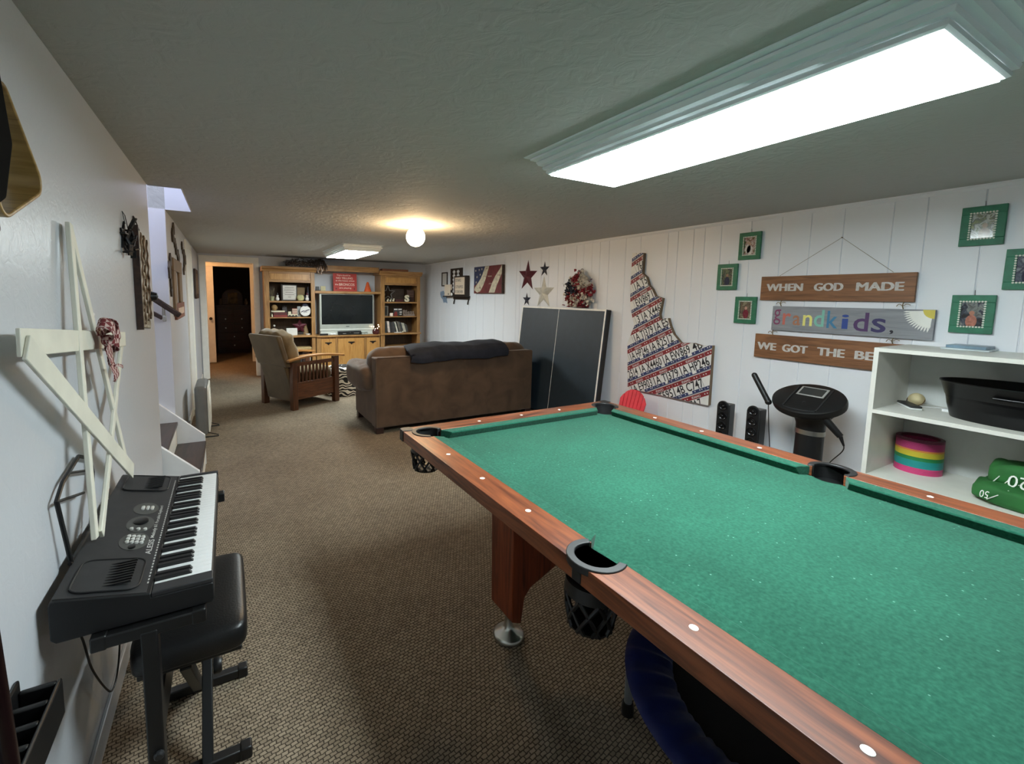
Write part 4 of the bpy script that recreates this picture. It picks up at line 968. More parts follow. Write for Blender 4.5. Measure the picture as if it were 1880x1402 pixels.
for k in range(13):
    for q, r in ((0, .130), (.5, .108)):
        a = math.radians(183 + 7 * (k + q)); a = math.radians(184 + 86 * (k + q) / 13); u = Vector((math.cos(a), math.sin(a))); pn = Vector((-u.y, u.x))
        wq = .0042 if q == 0 else .003
        pl = [u * .03 - pn * .002, u * .08 - pn * wq * .7, u * (r - .015) - pn * wq, u * r, u * (r - .015) + pn * wq, u * .08 + pn * wq * .7, u * .03 + pn * .002]
        mb.add([(XS - .0008 - .0004 * q - .00005 * k, cyy + .005 - p.x, czz + p.y) for p in pl], [tuple(range(7))])
for p in mb.v: p.z = min(max(p.z, 1.243), 1.4195); p.y = max(p.y, .977)
mb.build('daisy_petals', DW, boards[1], smooth=0)
mb = MB(); pl = [(0, 0)] + arc(0, 0, .055, 0, -90, 10)
mb.add([(XS - .0018, .977 + u, 1.4195 + v) for u, v in [(0, 0)] + [(p[0], p[1]) for p in arc(0, 0, .052, 0, -90, 10)]], [tuple(range(12))]); mb.build('daisy_centre', DY, boards[1], smooth=0)
TW = mat('twine', (120, 104, 78), .8, var=.1)
mb = MB(); mb.tube([(XS + .004, 1.828, 1.645), (XR - .006, 1.472, 1.890), (XS + .004, 1.184, 1.647)], .0013, 5); mb.lathe([(.004, 0), (.004, .01), (0, .011)], (XR - .001, 1.472, 1.89), 8, Matrix.Rotation(-PI / 2, 3, 'Y')); mb.build('hanging_cord', TW, t)
mb = MB()
for y, za, zb in ((1.80, 1.4205, 1.464), (1.12, 1.4205, 1.464), (1.84, 1.204, 1.24), (1.15, 1.204, 1.24)):
    z = (za + zb) / 2
    mb.tube([(XS + .008, y, za - .004), (XS - .003, y + .004, z), (XS + .008, y, zb + .004)], .003, 5)
    mb.tube(spl([(XS - .004, y + .03, z - .006), (XS - .006, y + .018, z + .008), (XS - .005, y, z), (XS - .006, y - .018, z + .009), (XS - .004, y - .034, z + .004)], 4), .0022, 5)
mb.build('twine_tie', TW, t)

# ------------------------------------------------------------------ six small green frames
GREENP = mat('green_frame_paint', (34, 112, 82), .5, var=.12, vscale=30); MATW = mat('scalloped_mat', (214, 214, 204), .6, var=.02)
def print_mat(i, a, b, c, d, sc):
    t_ = NT('photo_print_%d' % i); co = t_.coords((1, 1, 1)); nz = t_.new('ShaderNodeTexNoise', Scale=sc, Detail=5.0, Distortion=.8); mp = t_.n['Mapping']; mp.inputs['Location'].default_value = (i * 3.1, i * 1.7, i)
    t_.link(co, nz.inputs['Vector']); t_.link(t_.ramp(nz.outputs[0], [(.36, lin(a)), (.46, lin(b)), (.55, lin(c)), (.66, lin(d))]), t_.b.inputs['Base Color']); t_.b.inputs['Roughness'].default_value = .12; return t_.m
frames = [  # y right edge.. z, print colours, figures, label
    (1.982, 1.782, [(120, 90, 84), (206, 196, 186), (150, 110, 104), (84, 108, 58)], [(.5, .62, (200, 170, 150), (212, 206, 200)), (.35, .7, (190, 160, 140), (176, 120, 118))], 'small green framed photo highest on the left of the hanging sign, group of children'),
    (2.144, 1.544, [(54, 66, 48), (112, 120, 92), (40, 44, 58), (120, 116, 84)], [(.5, .6, (150, 120, 100), (46, 50, 70))], 'small green framed photo nearest the licence plate map, dark seated figure'),
    (1.978, 1.277, [(74, 66, 56), (122, 104, 82), (90, 76, 62), (140, 130, 104)], [(.55, .62, (196, 150, 130), (116, 38, 50))], 'small green framed photo lowest left of the hanging sign, figure in red'),
    (.755, 1.778, [(112, 116, 92), (190, 192, 186), (96, 100, 92), (140, 146, 100)], [(.6, .5, (170, 150, 130), (150, 140, 126))], 'green framed photo highest on the right wall with a pale glare'),
    (.573, 1.536, [(46, 50, 66), (98, 104, 116), (60, 58, 76), (140, 144, 150)], [(.5, .55, (110, 110, 120), (52, 52, 72))], 'green framed photo cut by the right edge of the picture'),
    (.752, 1.295, [(94, 96, 94), (134, 138, 136), (70, 76, 88), (50, 48, 50)], [(.5, .55, (186, 132, 112), (176, 116, 100))], 'green framed photo above the white shelf unit, child at a table')]
FW, FH = .166, .212
for i, (y0, z0, cl, figs, lab) in enumerate(frames):
    t = thing('photo_frame', lab, 'picture frame', (XR, y0 + FW / 2, z0), group='green photo frames')
    xb, xf = XR - .006, XR - .022; B = .040
    mb = MB(); y1, z1 = y0 + FW, z0 + FH
    mb.box(xf, xb, y0, y1, z0, z0 + B); mb.box(xf, xb, y0, y1, z1 - B, z1); mb.box(xf, xb, y0, y0 + B, z0 + B, z1 - B); mb.box(xf, xb, y1 - B, y1, z0 + B, z1 - B); mb.build('frame', GREENP, t, bevel=.002)
    mb = MB(); sc = []
    per = [(y0 + B - .004 + (FW - 2 * B + .008) * k / 8, z0 + B - .004) for k in range(8)] + [(y1 - B + .004, z0 + B - .004 + (FH - 2 * B + .008) * k / 11) for k in range(11)] + [(y1 - B + .004 - (FW - 2 * B + .008) * k / 8, z1 - B + .004) for k in range(8)] + [(y0 + B - .004, z1 - B + .004 - (FH - 2 * B + .008) * k / 11) for k in range(11)]
    for p in per: mb.cyl((xf + .0005, p[0], p[1]), (xf - .0015, p[0], p[1]), .0048, 8)
    mb.build('scalloped_edge', MATW, t)
    pm = print_mat(i, *cl, 30); mb = MB(); xp = xf + .006
    mb.box(xp, xb, y0 + B - .001, y1 - B + .001, z0 + B - .001, z1 - B + .001, 0)
    for (fx, fz, hc, bc) in figs:
        cy_ = y1 - B - fx * (FW - 2 * B); cz_ = z0 + B + fz * (FH - 2 * B)
        mb.prism([(cy_ + .022 * math.cos(2 * PI * k / 14), cz_ - .046 + .036 * math.sin(2 * PI * k / 14)) for k in range(14)], 0, .0006, lambda u, v, w: (xp - w, u, v), 2)
        mb.prism([(cy_ + .0105 * math.cos(2 * PI * k / 14), cz_ + .013 * math.sin(2 * PI * k / 14)) for k in range(14)], 0, .0012, lambda u, v, w: (xp - w, u, v), 1)
    pr = mb.build('print', [pm, mat('print_tone_a%d' % i, figs[0][2], .12, var=.1), mat('print_tone_b%d' % i, figs[0][3], .12, var=.2, vscale=60)], t, smooth=0)
    mb = MB(); mb.tube([(XR - .004, y0 + FW / 2, z1 - .004), (XR - .003, y0 + FW / 2 + .002, z1 + .028)], .0012, 5); mb.build('hanging_pin', BLACKM, t)

# ------------------------------------------------------------------ stars, wreath, flag sign and the display ledge
def tin_star(cy_, cz_, R, r, depth, m, name, lab, rot=90, grp=None):
    P = star(0, 0, R, r, rot); mb = MB()
    vs = [(XR - .002, cy_ + u, cz_ + v) for u, v in P] + [(XR - .002 - depth, cy_, cz_)]
    mb.add(vs, [(i, (i + 1) % 10, 10) for i in range(10)] + [tuple(range(9, -1, -1))])
    mb.f = [f[::-1] for f in mb.f] if False else mb.f
    return tag(mb.build(name, m, smooth=0, loc=(XR, cy_, cz_)), lab, 'star', grp)
BURG = mat('burgundy_tin', (84, 22, 36), .45, .2, var=.15); NAVY = mat('navy_tin', (36, 42, 58), .45, .2, var=.15); SILV = mat('white_tin', (206, 206, 198), .35, .2, var=.08)
tin_star(5.015, 1.752, .222, .088, .035, BURG, 'metal_star', 'large burgundy metal star on the right wall', 92)
tin_star(4.648, 1.828, .104, .041, .02, NAVY, 'metal_star', 'small navy metal star right of the burgundy star', 91)
tin_star(4.650, 1.520, .222, .088, .035, SILV, 'metal_star', 'large white metal star above the table tennis top', 90)
tin_star(5.020, 1.428, .098, .039, .02, NAVY, 'metal_star', 'small navy metal star below the burgundy star', 90)
t = thing('rag_wreath', 'red white and navy rag ribbon wreath hanging on the right wall', 'wreath', (XR, 3.94, 1.34))
WC = (3.94, 1.535)
mb = MB(); mb.tube([(XR - .03, WC[0] + .14 * math.cos(2 * PI * k / 24), WC[1] + .135 * math.sin(2 * PI * k / 24)) for k in range(24)], .018, 8, closed=True); mb.build('ring', OLDW, t)
rnd = random.Random(11); MBs = {'red': MB(), 'white': MB(), 'navy': MB()}
for k in range(1150):
    a = rnd.random() * 2 * PI; d = math.degrees(a) % 360   # angle seen from the room: 0 = right (-y), 90 = up
    rr = .135 + rnd.gauss(0, .042)
    if 135 < d < 190: c = 'navy' if rnd.random() < .93 else 'white'
    elif 85 < d < 120 or 345 < d or d < 15 or 195 < d < 215 or 235 < d < 255 or 285 < d < 315: c = 'red' if rnd.random() < .9 else 'white'
    else: c = 'white' if rnd.random() < .95 else 'red'
    p = Vector((XR - .03 - rnd.random() * .045, WC[0] - rr * math.cos(a), WC[1] + rr * math.sin(a)))
    if p.x > XR - .004: continue
    u = Vector((rnd.gauss(-.6, .6), rnd.gauss(0, 1), rnd.gauss(0, 1))).normalized(); v = u.cross(Vector((rnd.gauss(0, 1), rnd.gauss(0, 1), rnd.gauss(0, 1)))).normalized()
    L, w_ = .044, .017; q = u.cross(v) * .006
    MBs[c].add([p - v * w_, p + v * w_, p + u * L * .6 + v * w_ + q, p + u * L * .6 - v * w_ + q, p + u * L + v * w_ * .3 - q, p + u * L - v * w_ * .6 - q], [(0, 1, 2, 3), (3, 2, 4, 5)])
for c, m in (('red', mat('red_rag', (128, 34, 44), .9, var=.2)), ('white', mat('cream_rag', (206, 198, 186), .9, var=.08)), ('navy', mat('navy_rag', (40, 44, 58), .9, var=.2))):
    for p in MBs[c].v: p.x = min(p.x, XR - .002); p.z = max(p.z, 1.352)
    MBs[c].build(c + '_ribbons', m, t, smooth=0, kind='stuff')
mb = MB(); mb.tube(spl([(XR - .01, 4.0, 1.70), (XR - .006, 3.965, 1.79), (XR - .006, 3.93, 1.79), (XR - .01, 3.92, 1.71)], 5), .003, 5); mb.build('hanging_loop', TW, t)
# flag painting
t = thing('flag_sign', 'square plank painting of a waving flag with stars and stripes', 'wall art', (XR, 6.01, 1.51))
fy1, fy0, fz0, fz1 = 6.435, 5.585, 1.512, 1.942; XF = XR - .05
mb = MB()
for k in range(3): z = fz0 + k * (fz1 - fz0) / 3; mb.box(XF, XR - .002, fy0, fy1, z + .001, z + (fz1 - fz0) / 3 - .001)
bd = mb.build('planks', wood('flag_board', (46, 34, 28), (70, 52, 42), 'y', .6), t, bevel=.003)
FB, FRd, FW_ = mat('flag_navy', (44, 52, 84), .6, var=.15), mat('flag_red', (104, 40, 40), .6, var=.15), mat('flag_cream', (202, 192, 168), .6, var=.15, vscale=20)
def fl(u, v): return (XF, fy1 - u * (fy1 - fy0), fz0 + v * (fz1 - fz0))
mb = MB()
def fpoly(P, mi, l): mb.add([(XF - l, fl(u, v)[1], fl(u, v)[2]) for u, v in P], [tuple(range(len(P)))], mi)
fpoly([(0.01, 0.01), (.99, 0.01), (.99, .99), (.01, .99)], 1, .0006)
fpoly([(.01, .28), (.16, .40), (.26, .55), (.34, .75), (.42, .99), (.01, .99)], 0, .001)
fpoly([(.02, .12), (.14, .03), (.25, .08), (.36, .30), (.45, .55), (.56, .99), (.42, .99), (.34, .75), (.26, .55), (.16, .40), (.04, .22)], 2, .0012)
fpoly([(.56, .03), (.76, .03), (.84, .30), (.99, .70), (.99, .99), (.92, .85), (.78, .62), (.68, .40)], 2, .0012)
for (u, v) in ((.07, .86), (.2, .88), (.3, .9), (.12, .62), (.24, .7), (.09, .42)):
    st = star(0, 0, .024, .010); mb.add([(XF - .0016, fl(u, v)[1] - a, fl(u, v)[2] + b) for a, b in st], [tuple(range(10))], 2)
for (u, v, s_, mi) in ((.45, .88, 'land', 1), (.36, .6, 'of the', 1), (.2, .18, 'FREE', 1), (.52, .6, 'because', 2), (.56, .33, 'of the', 2), (.86, .62, 'brave', 1)):
    text(mb, s_, (XF, fl(u, v)[1], fl(u, v)[2]), WX, WY, None, .026, .005, mi, .0018)
mb.f = mb.f; mb.build('flag_paint', [FB, FRd, FW_], bd, smooth=0)
# ledge with hooks and the things on it
t = thing('display_ledge', 'dark narrow wall ledge with two hooks beside the flag painting', 'shelf', (XR, 7.09, 1.41))
ESP = mat('espresso_wood', (42, 32, 26), .5, var=.12)
mb = MB(); mb.box(XR - .10, XR - .001, 6.64, 7.53, 1.448, 1.466); mb.box(XR - .02, XR - .001, 6.66, 7.25, 1.405, 1.448); mb.build('ledge', ESP, t, bevel=.002)
for y in (7.22, 6.69): mb = MB(); mb.tube([(XR - .004, y, 1.41), (XR - .02, y, 1.36), (XR - .025, y, 1.32)], .011, 6); mb.build('hook', BLACKM, t)
t = thing('light_box', 'lit looking message box with dark frame on the ledge, stars stripes', 'message box', (XR - .06, 6.87, 1.466))
mb = MB(); mb.box(XR - .085, XR - .015, 6.66, 7.10, 1.467, 1.815); mb.build('case', ESP, t, bevel=.003)
mb = MB(); mb.box(XR - .087, XR - .085, 6.70, 7.06, 1.495, 1.79); face = mb.build('panel', mat('cream_panel', (226, 208, 186), .5, var=.02), t)
mb = MB()
for tx, z, wd in (('STARS', 1.715, .20), ('STRIPES', 1.60, .28), ('FOREVER', 1.515, .28)): text(mb, tx, (XR - .087, 7.03, z), WX, WY, wd, .05, .0, 0, .0006)
mb.build('lettering', PLK, face, smooth=0)
t = thing('domino_board', 'dark tall board with two rows of white dots leaning on the wall', 'wall decoration', (XR, 7.14, 1.47))
mb = MB(); mb.box(XR - .014, XR - .001, 6.92, 7.39, 1.468, 1.963); bd = mb.build('board', ESP, t, bevel=.003)
mb = MB()
for y in (7.24, 7.08):
    mb.box(XR - .0152, XR - .014, y - .02, y + .02, 1.52, 1.93)
    for k in range(6):
        for d in (-.035, .035): mb.cyl((XR - .014, y + d, 1.55 + .07 * k), (XR - .0155, y + d, 1.55 + .07 * k), .018, 12)
mb.build('white_pattern', WHITE, bd)
t = thing('white_box', 'small cream block with a dark mark on the left of the ledge', 'block', (XR - .06, 7.4, 1.466))
mb = MB(); mb.box(XR - .07, XR - .03, 7.28, 7.52, 1.467, 1.675); mb.build('block', mat('cream_block', (230, 214, 194), .6, var=.02), t, bevel=.003)
mb = MB(); mb.cyl((XR - .070, 7.35, 1.50), (XR - .0715, 7.35, 1.50), .016, 12); mb.build('mark', ESP, t)
t = thing('figurine', 'tiny white and dark figurine between the block and the message box', 'figurine', (XR - .085, 7.18, 1.466))
mb = MB(); mb.sphere((XR - .085, 7.19, 1.497), (.012, .035, .03)); mb.build('body', WHITE, t); mb = MB(); mb.sphere((XR - .085, 7.2, 1.55), (.012, .03, .03)); mb.build('head', ESP, t)
t = thing('thin_frame', 'thin dark upright frame left of the message box', 'picture frame', (XR, 7.64, 1.646))
mb = MB(); 
for a in ((7.525, 7.545, 1.647, 1.909), (7.745, 7.765, 1.647, 1.909), (7.545, 7.745, 1.647, 1.667), (7.545, 7.745, 1.889, 1.909)): mb.box(XR - .016, XR - .001, *a)
mb.build('frame', ESP, t); mb = MB(); mb.box(XR - .006, XR - .001, 7.545, 7.745, 1.667, 1.889); mb.build('picture', mat('pale_print', (196, 186, 174), .6, var=.05), t)
mb = MB(); mb.prism([(7.82, 1.545), (7.70, 1.56), (7.64, 1.50), (7.535, 1.47), (7.56, 1.40), (7.53, 1.33), (7.60, 1.345), (7.68, 1.335), (7.72, 1.40), (7.80, 1.44), (7.83, 1.50)], XR - .012, XR - .001, fYZ(0))
tag(mb.build('paper_cutout', mat('pale_blue_paper', (132, 152, 176), .8, var=.15), loc=(XR, 7.67, 1.33)), 'pale blue irregular cut-out on the wall under the thin frame', 'wall decoration')

# ------------------------------------------------------------------ speakers, red chair, exercise machine
def speaker(name, x, y, ztop, lab, rz):
    t = thing(name, lab, 'speaker', (x, y, 0), rz, group='tower speakers'); R_ = ROOTM[t.name]
    mb = MB(R_); mb.box(-.045, .055, -.046, .046, .02, ztop - .03); mb.box(-.055, .06, -.055, .055, 0, .02); mb.build('cabinet', BLACK, t, bevel=.006)
    mb = MB(R_); mb.prism([(-.042, .02), (.042, .02), (.042, ztop - .042)] + arc(0, ztop - .042, .042, 0, 180, 10), 0, .012, lambda u, v, w: (-.045 - w, u, v)); mb.build('baffle', DARKG if 0 else BLACK, t, bevel=.003)
    for k in range(6):
        z = ztop - .042 - k * .078
        mb = MB(R_); mb.lathe([(.032, 0), (.034, .004), (.030, .008), (.024, .001), (.011, -.003), (.010, .004), (.005, .008), (0, .009)], (-.057, 0, z), 20, Matrix.Rotation(-PI / 2, 3, 'Y')); mb.build('driver', mat('speaker_cone', (26, 26, 28), .25, .2, var=.03), t, smooth=60)
speaker('speaker', 3.47, 2.045, .672, 'left one of two slim black tower speakers behind the pool table', .16)
speaker('speaker', 3.47, 1.815, .684, 'right one of two slim black tower speakers behind the pool table', .08)
mb = MB()
REDP = mat('red_plastic', (222, 52, 66), .45, var=.05)
t = thing('kids_chair', 'red plastic childs chair with a slatted fan back behind the pool table', 'chair', (3.42, 3.0, 0), -.05)
R_ = ROOTM[t.name]
TB = Matrix.Translation((3.46, 3.0, .26)) @ Matrix.Rotation(.28, 4, 'Y')
# fan back: seven slats cut to one rounded outline
hb = lambda u: .315 - 3.2 * u * u - 60 * u ** 4
for k in range(7):
    c = (k - 3) * .046; mb = MB(TB); e0, e1 = c - .0185, c + .0185; kx = 1.0
    P = [(e0 * .82, -.1), (e1 * .82, -.1)] + [(e1 - (e1 - e0) * i / 6, hb(e1 - (e1 - e0) * i / 6)) for i in range(7)]
    mb.prism(P, 0, .014, lambda u, v, w: (w, u, v)); mb.build('back_slat', REDP, t, bevel=.002)
mb = MB(TB); mb.prism([(-.18, .02), (.18, .02), (.19, .06), (-.19, .06)], .012, .022, lambda u, v, w: (w, u, v)); mb.prism([(-.13, .17), (.13, .17), (.13, .20), (-.13, .20)], .012, .022, lambda u, v, w: (w, u, v)); mb.build('back_brace', REDP, t)
mb = MB(); mb.prism([(3.10, .215), (3.47, .17), (3.47, .15), (3.10, .195)], 2.84, 3.16, lambda u, v, w: (u, w, v)); mb.build('seat', REDP, t, bevel=.006)
for y in (2.80, 3.16):
    mb = MB(); mb.box(3.08, 3.12, y, y + .04, 0, .30); mb.build('leg', REDP, t, bevel=.004); mb = MB(); mb.prism([(3.42, 0), (3.50, 0), (3.46, .30), (3.42, .30)], y, y + .04, lambda u, v, w: (u, w, v)); mb.build('leg', REDP, t, bevel=.004)
    mb = MB(); mb.box(3.04, 3.50, y - .015, y + .055, .30, .32); mb.build('armrest', REDP, t, bevel=.005)
# vibration trainer: column, round console, hand grips
t = thing('exercise_machine', 'black exercise machine with round console and hand grips by the right wall', 'exercise machine', (3.33, 1.42, 0))
mb = MB(); mb.sphere((3.30, 1.42, .08), (.27, .26, .08), 32, 10, e=.5, e2=.4); mb.build('base', BLACK, t, smooth=60)
colc = lambda z: (3.345 + .01 * z, 1.415)
mb = MB()
prof_ = [(.0, .075, .085), (.30, .070, .080), (.60, .070, .082)]
def coln(zs, rx, ry):
    n = 24; vs = []
    for z, a, b in zip(zs, rx, ry):
        for k in range(n): q = 2 * PI * k / n; vs.append((colc(z)[0] + a * math.cos(q), colc(z)[1] + b * math.sin(q), z))
    mb.add(vs, [(i * n + k, i * n + (k + 1) % n, (i + 1) * n + (k + 1) % n, (i + 1) * n + k) for i in range(len(zs) - 1) for k in range(n)] + [tuple(range(n - 1, -1, -1)), tuple((len(zs) - 1) * n + k for k in range(n))])
coln([.1, .35, .60], [.075, .068, .066], [.088, .08, .078]); mb.build('column', BLACK, t, smooth=50)
mb = MB(); coln([.595, .625], [.070, .070], [.083, .083]); mb.build('chrome_band', CHROME, t, smooth=50)
mb = MB(); coln([.62, .66, .70, .74, .765], [.068, .072, .085, .11, .13], [.08, .082, .095, .125, .16]); mb.build('neck', BLACK, t, smooth=50)
CQ = Matrix.Translation((3.325, 1.43, .815)) @ Matrix.Rotation(-.50, 4, 'Y') @ Matrix.Rotation(0.0, 4, 'X')
mb = MB(CQ); mb.lathe([(0, -.04), (.9, -.04), (.985, -.025), (1.0, .0), (.975, .016), (.93, .02), (0, .022)], (0, 0, 0), 44, None, 0, .165, .205)
for p in mb.v: pass
m0 = mb.v; mb2 = MB(CQ)
mb.v = []; mb.f = []; mb.mi = []
mb.lathe([(0, -.04), (.9, -.04), (.985, -.025), (1.0, .0), (.975, .016), (.93, .02), (0, .022)], (0, 0, 0), 44, None, 0, .165, .205)
cons = mb.build('console', BLACK, t, smooth=40)
mb = MB(CQ); mb.box(.02, .115, -.078, .078, .0205, .0240); scr = mb.build('screen_bezel', mat('silver_bezel', (176, 176, 174), .35, .4, var=.03), cons, bevel=.003)
mb = MB(CQ); mb.box(.03, .105, -.066, .066, .0240, .0246); mb.build('screen', mat('lcd_dark', (52, 54, 54), .2, var=.04), scr)
mb = MB(CQ)
for y in (-.094, .094): mb.box(-.12, .115, y - .004, y + .004, .020, .0245)
mb.tube([(-.125 - .012 * math.cos(PI * (k / 12 - .5)), -.09 + .18 * k / 12, .022) for k in range(13)], .004, 5); mb.lathe([(.008, 0), (.008, .004), (0, .005)], (-.05, 0, .022), 12)
mb.build('console_ribs', DARKG, cons)
mb = MB(); mb.cyl((3.27, 1.64, .765), (3.27, 1.745, .935), .0185, 14); mb.sphere((3.27, 1.745, .935), .0185, 14, 8); mb.sphere((3.27, 1.64, .765), .021, 12, 8); mb.build('hand_grip', BLACK, t)
mb = MB(); mb.cyl((3.25, 1.33, .765), (3.28, 1.225, .64), .026, 14, 0, .018); mb.sphere((3.25, 1.33, .765), .028, 14, 8); mb.cyl((3.28, 1.225, .64), (3.285, 1.205, .585), .012, 10, 0, .005); mb.build('hand_grip', BLACK, t)
mb = MB(); mb.tube(spl([(3.27, 1.64, .76), (3.28, 1.63, .60), (3.30, 1.62, .40), (3.31, 1.64, .2), (3.32, 1.60, .06)], 5), .003, 6); mb.tube(spl([(3.285, 1.205, .585), (3.31, 1.22, .54), (3.35, 1.30, .42), (3.35, 1.325, .28), (3.34, 1.33, .1)], 5), .003, 6); mb.build('cord', BLACK, t)

# ------------------------------------------------------------------ white shelf unit and what is on it
SHW = mat('shelf_white', (224, 222, 214), .45, var=.02, bump=.05, bscale=120)
t = thing('shelf_unit', 'open white shelf unit standing against the right wall', 'shelf', (3.43, .55, 0))
Y1s, Y0s, XFs = 1.083, .02, 3.198
mb = MB(); mb.box(XFs, XR - .002, Y1s - .022, Y1s, 0, 1.207); mb.build('side_panel', SHW, t, bevel=.001)
mb = MB(); mb.box(XFs, XR - .002, Y0s, Y0s + .022, 0, 1.207); mb.build('side_panel', SHW, t, bevel=.001)
for nm, z in (('top', 1.185), ('shelf', .837), ('shelf', .459), ('bottom', .06)):
    mb = MB(); mb.box(XFs, XR - .008, Y0s + .022, Y1s - .022, z, z + .022); mb.build(nm, SHW, t, bevel=.001)
mb = MB(); mb.box(XR - .0075, XR - .0025, Y0s + .022, Y1s - .022, .02, 1.206); mb.build('back_panel', mat('shelf_back_grey', (206, 208, 206), .6, var=.02), t)
ZA, ZC = .8592, .4812
TUBM = mat('black_tin_tub', (16, 16, 18), .3, .3, var=.08)
t = thing('tub', 'large black oval tin tub on the middle shelf of the white unit', 'tub', (3.44, .55, ZA))
mb = MB(); seg = 48; rings = [(.255, .0), (.258, .004), (.272, .06), (.273, .064), (.282, .115), (.286, .12), (.305, .185), (.311, .190), (.311, .196), (.305, .194), (.268, .06), (.25, .008)]
vs = []
for r, z in rings:
    for k in range(seg): a = 2 * PI * k / seg; vs.append((3.438 + (r - .115) * math.cos(a) * 1.0, .56 + r * math.sin(a), ZA + z))
mb.add(vs, [(i * seg + k, i * seg + (k + 1) % seg, (i + 1) * seg + (k + 1) % seg, (i + 1) * seg + k) for i in range(len(rings) - 1) for k in range(seg)] + [tuple(range(seg - 1, -1, -1)), tuple((len(rings) - 1) * seg + k for k in range(seg))])
tb = mb.build('bowl', TUBM, t, smooth=35)
mb = MB(); mb.tube([(3.438 - .182 * math.cos(a) , .58 + .30 * math.sin(a), ZA + .142 + .0 * a) for a in [(-.2 + .4 * k / 12) for k in range(13)]], .006, 6); mb.build('handle', TUBM, t, smooth=60)
t = thing('baseball', 'worn cream baseball with dark stitching on the middle shelf', 'ball', (3.55, .985, ZA))
mb = MB(); mb.sphere((3.55, .985, ZA + .037), .037, 24, 16); bl_ = mb.build('ball', mat('worn_leather', (206, 190, 148), .6, var=.12), t, smooth=80)
mb = MB(); mb.tube([(3.55 + .0373 * math.cos(a) * .75 - .012, .985 + .0373 * math.sin(a), ZA + .037 + .028 * math.cos(a) * (1 if k else 1) - .004) for k, a in enumerate([2 * PI * i / 24 for i in range(24)])], .0025, 5, closed=True); mb.build('stitching', mat('dark_stitch', (84, 62, 40), .7), bl_)
t = thing('remote', 'black and white game remote lying in front of the baseball', 'remote', (3.47, 1.0, ZA), 0)
RM2 = Matrix.Translation((3.455, 1.0, ZA)) @ Matrix.Rotation(.62, 4, 'Z') ; ROOTM[t.name] = Matrix.Translation((3.47, 1.0, ZA))
dv = Vector((3.60, 1.05, 0)) - Vector((3.385, .93, 0)); 
RM2 = Matrix.Translation((3.45, .985, ZA)) @ Matrix.Rotation(math.atan2(.145, .19), 4, 'Z')
mb = MB(RM2); mb.box(-.085, .085, -.026, .026, .001, .012); mb.build('white_base', WHITE, t, bevel=.005); mb = MB(RM2); mb.box(-.084, .084, -.0255, .0255, .012, .024); mb.build('black_top', DARKG, t, bevel=.005)
mb = MB(); mb.tube(spl([(3.50, 1.0, ZA + .004), (3.55, .93, ZA + .004), (3.57, .90, ZA + .004), (3.56, .865, ZA + .004), (3.53, .84, ZA + .006)], 5), .0022, 6); mb.box(3.50, 3.545, .835, .865, ZA, ZA + .014); tag(mb.build('charging_cable', WHITE, smooth=50), 'thin white cable with plug lying between the baseball and the tub', 'cable')
t_ = None
# rainbow spring
mats = [mat('spring_%s' % n, c, .35, var=.04) for n, c in (('pink', (222, 70, 130)), ('teal', (40, 150, 150)), ('green', (44, 130, 74)), ('yellow', (204, 186, 60)), ('orange', (214, 140, 70)), ('magenta', (176, 60, 110)), ('plum', (112, 46, 70)))]
mb = MB(); N = 38; zz = .0052
for k in range(N):
    u = k / (N - 1); mi = 0 if u < .17 else 1 if u < .38 else 2 if u < .5 else 3 if u < .66 else 4 if u < .72 else 5 if u < .94 else 6
    lean = .006 * u
    mb.lathe([(.084, 0), (.102, 0), (.102, .0042), (.084, .0042), (.084, 0)], (3.548 + lean, .945 + lean, ZC + k * zz), 40, None, mi)
tag(mb.build('rainbow_spring', mats, smooth=35), 'large rainbow coloured plastic spring toy on the lower shelf', 'spring toy')
# folded green cloth with yard lines
GRN = mat('turf_print_cloth', (40, 104, 48), .8, var=.15, vscale=10, bump=.3, bscale=40); PRN = mat('white_print', (222, 226, 218), .7, var=0)
t = thing('football_cloth', 'folded green cloth printed with football yard lines on the lower shelf', 'cloth', (3.40, .42, ZC))
def lump(c, rx, ry, rz, seed, name):
    mb = MB(); mb.sphere(c, (rx, ry, rz), 40, 22, None, 0, .45, .4)
    for p in mb.v:
        q = p - Vector(c); p.z = max(ZC + .001, p.z + .012 * math.sin(q.y * 26 + seed) * math.cos(q.x * 20) + .008 * math.sin(q.x * 47 + q.y * 31 + seed)); 
    return mb.build(name, GRN, t, smooth=80)
lump((3.40, .42, ZC + .048), .165, .26, .052, 0, 'lower_fold'); up = lump((3.47, .43, ZC + .13), .13, .22, .058, 2, 'upper_fold')
mb = MB(); nrm = Vector((-.93, .12, .34)).normalized(); X_ = Vector((0, -1, 0)); X_ = (X_ - nrm * X_.dot(nrm)).normalized(); Y_ = nrm.cross(X_)
for tx, y, z, x, wd, h in (('20', .50, .150, 3.338, .068, .058), ('10', .33, .19, 3.338, .05, .05), ('50', .60, .07, 3.232, .03, .035)):
    mb = MB(); text(mb, tx, Vector((x, y, ZC + z)), -X_, -Y_, wd, h, .0, 0, .012); mb.build('printed_number', PRN, t, smooth=0)
for y in (.62, .585, .545, .36): mb = MB(); mb.tube([(3.335, y, ZC + .09), (3.35, y - .02, ZC + .13), (3.385, y - .045, ZC + .175)], .0022, 5); mb.build('yard_line', PRN, t, smooth=0)
for y in (.61, .49, .40): mb = MB(); mb.tube([(3.236, y, ZC + .03), (3.237, y - .03, ZC + .06), (3.26, y - .06, ZC + .092)], .0022, 5); mb.build('yard_line', PRN, t, smooth=0)

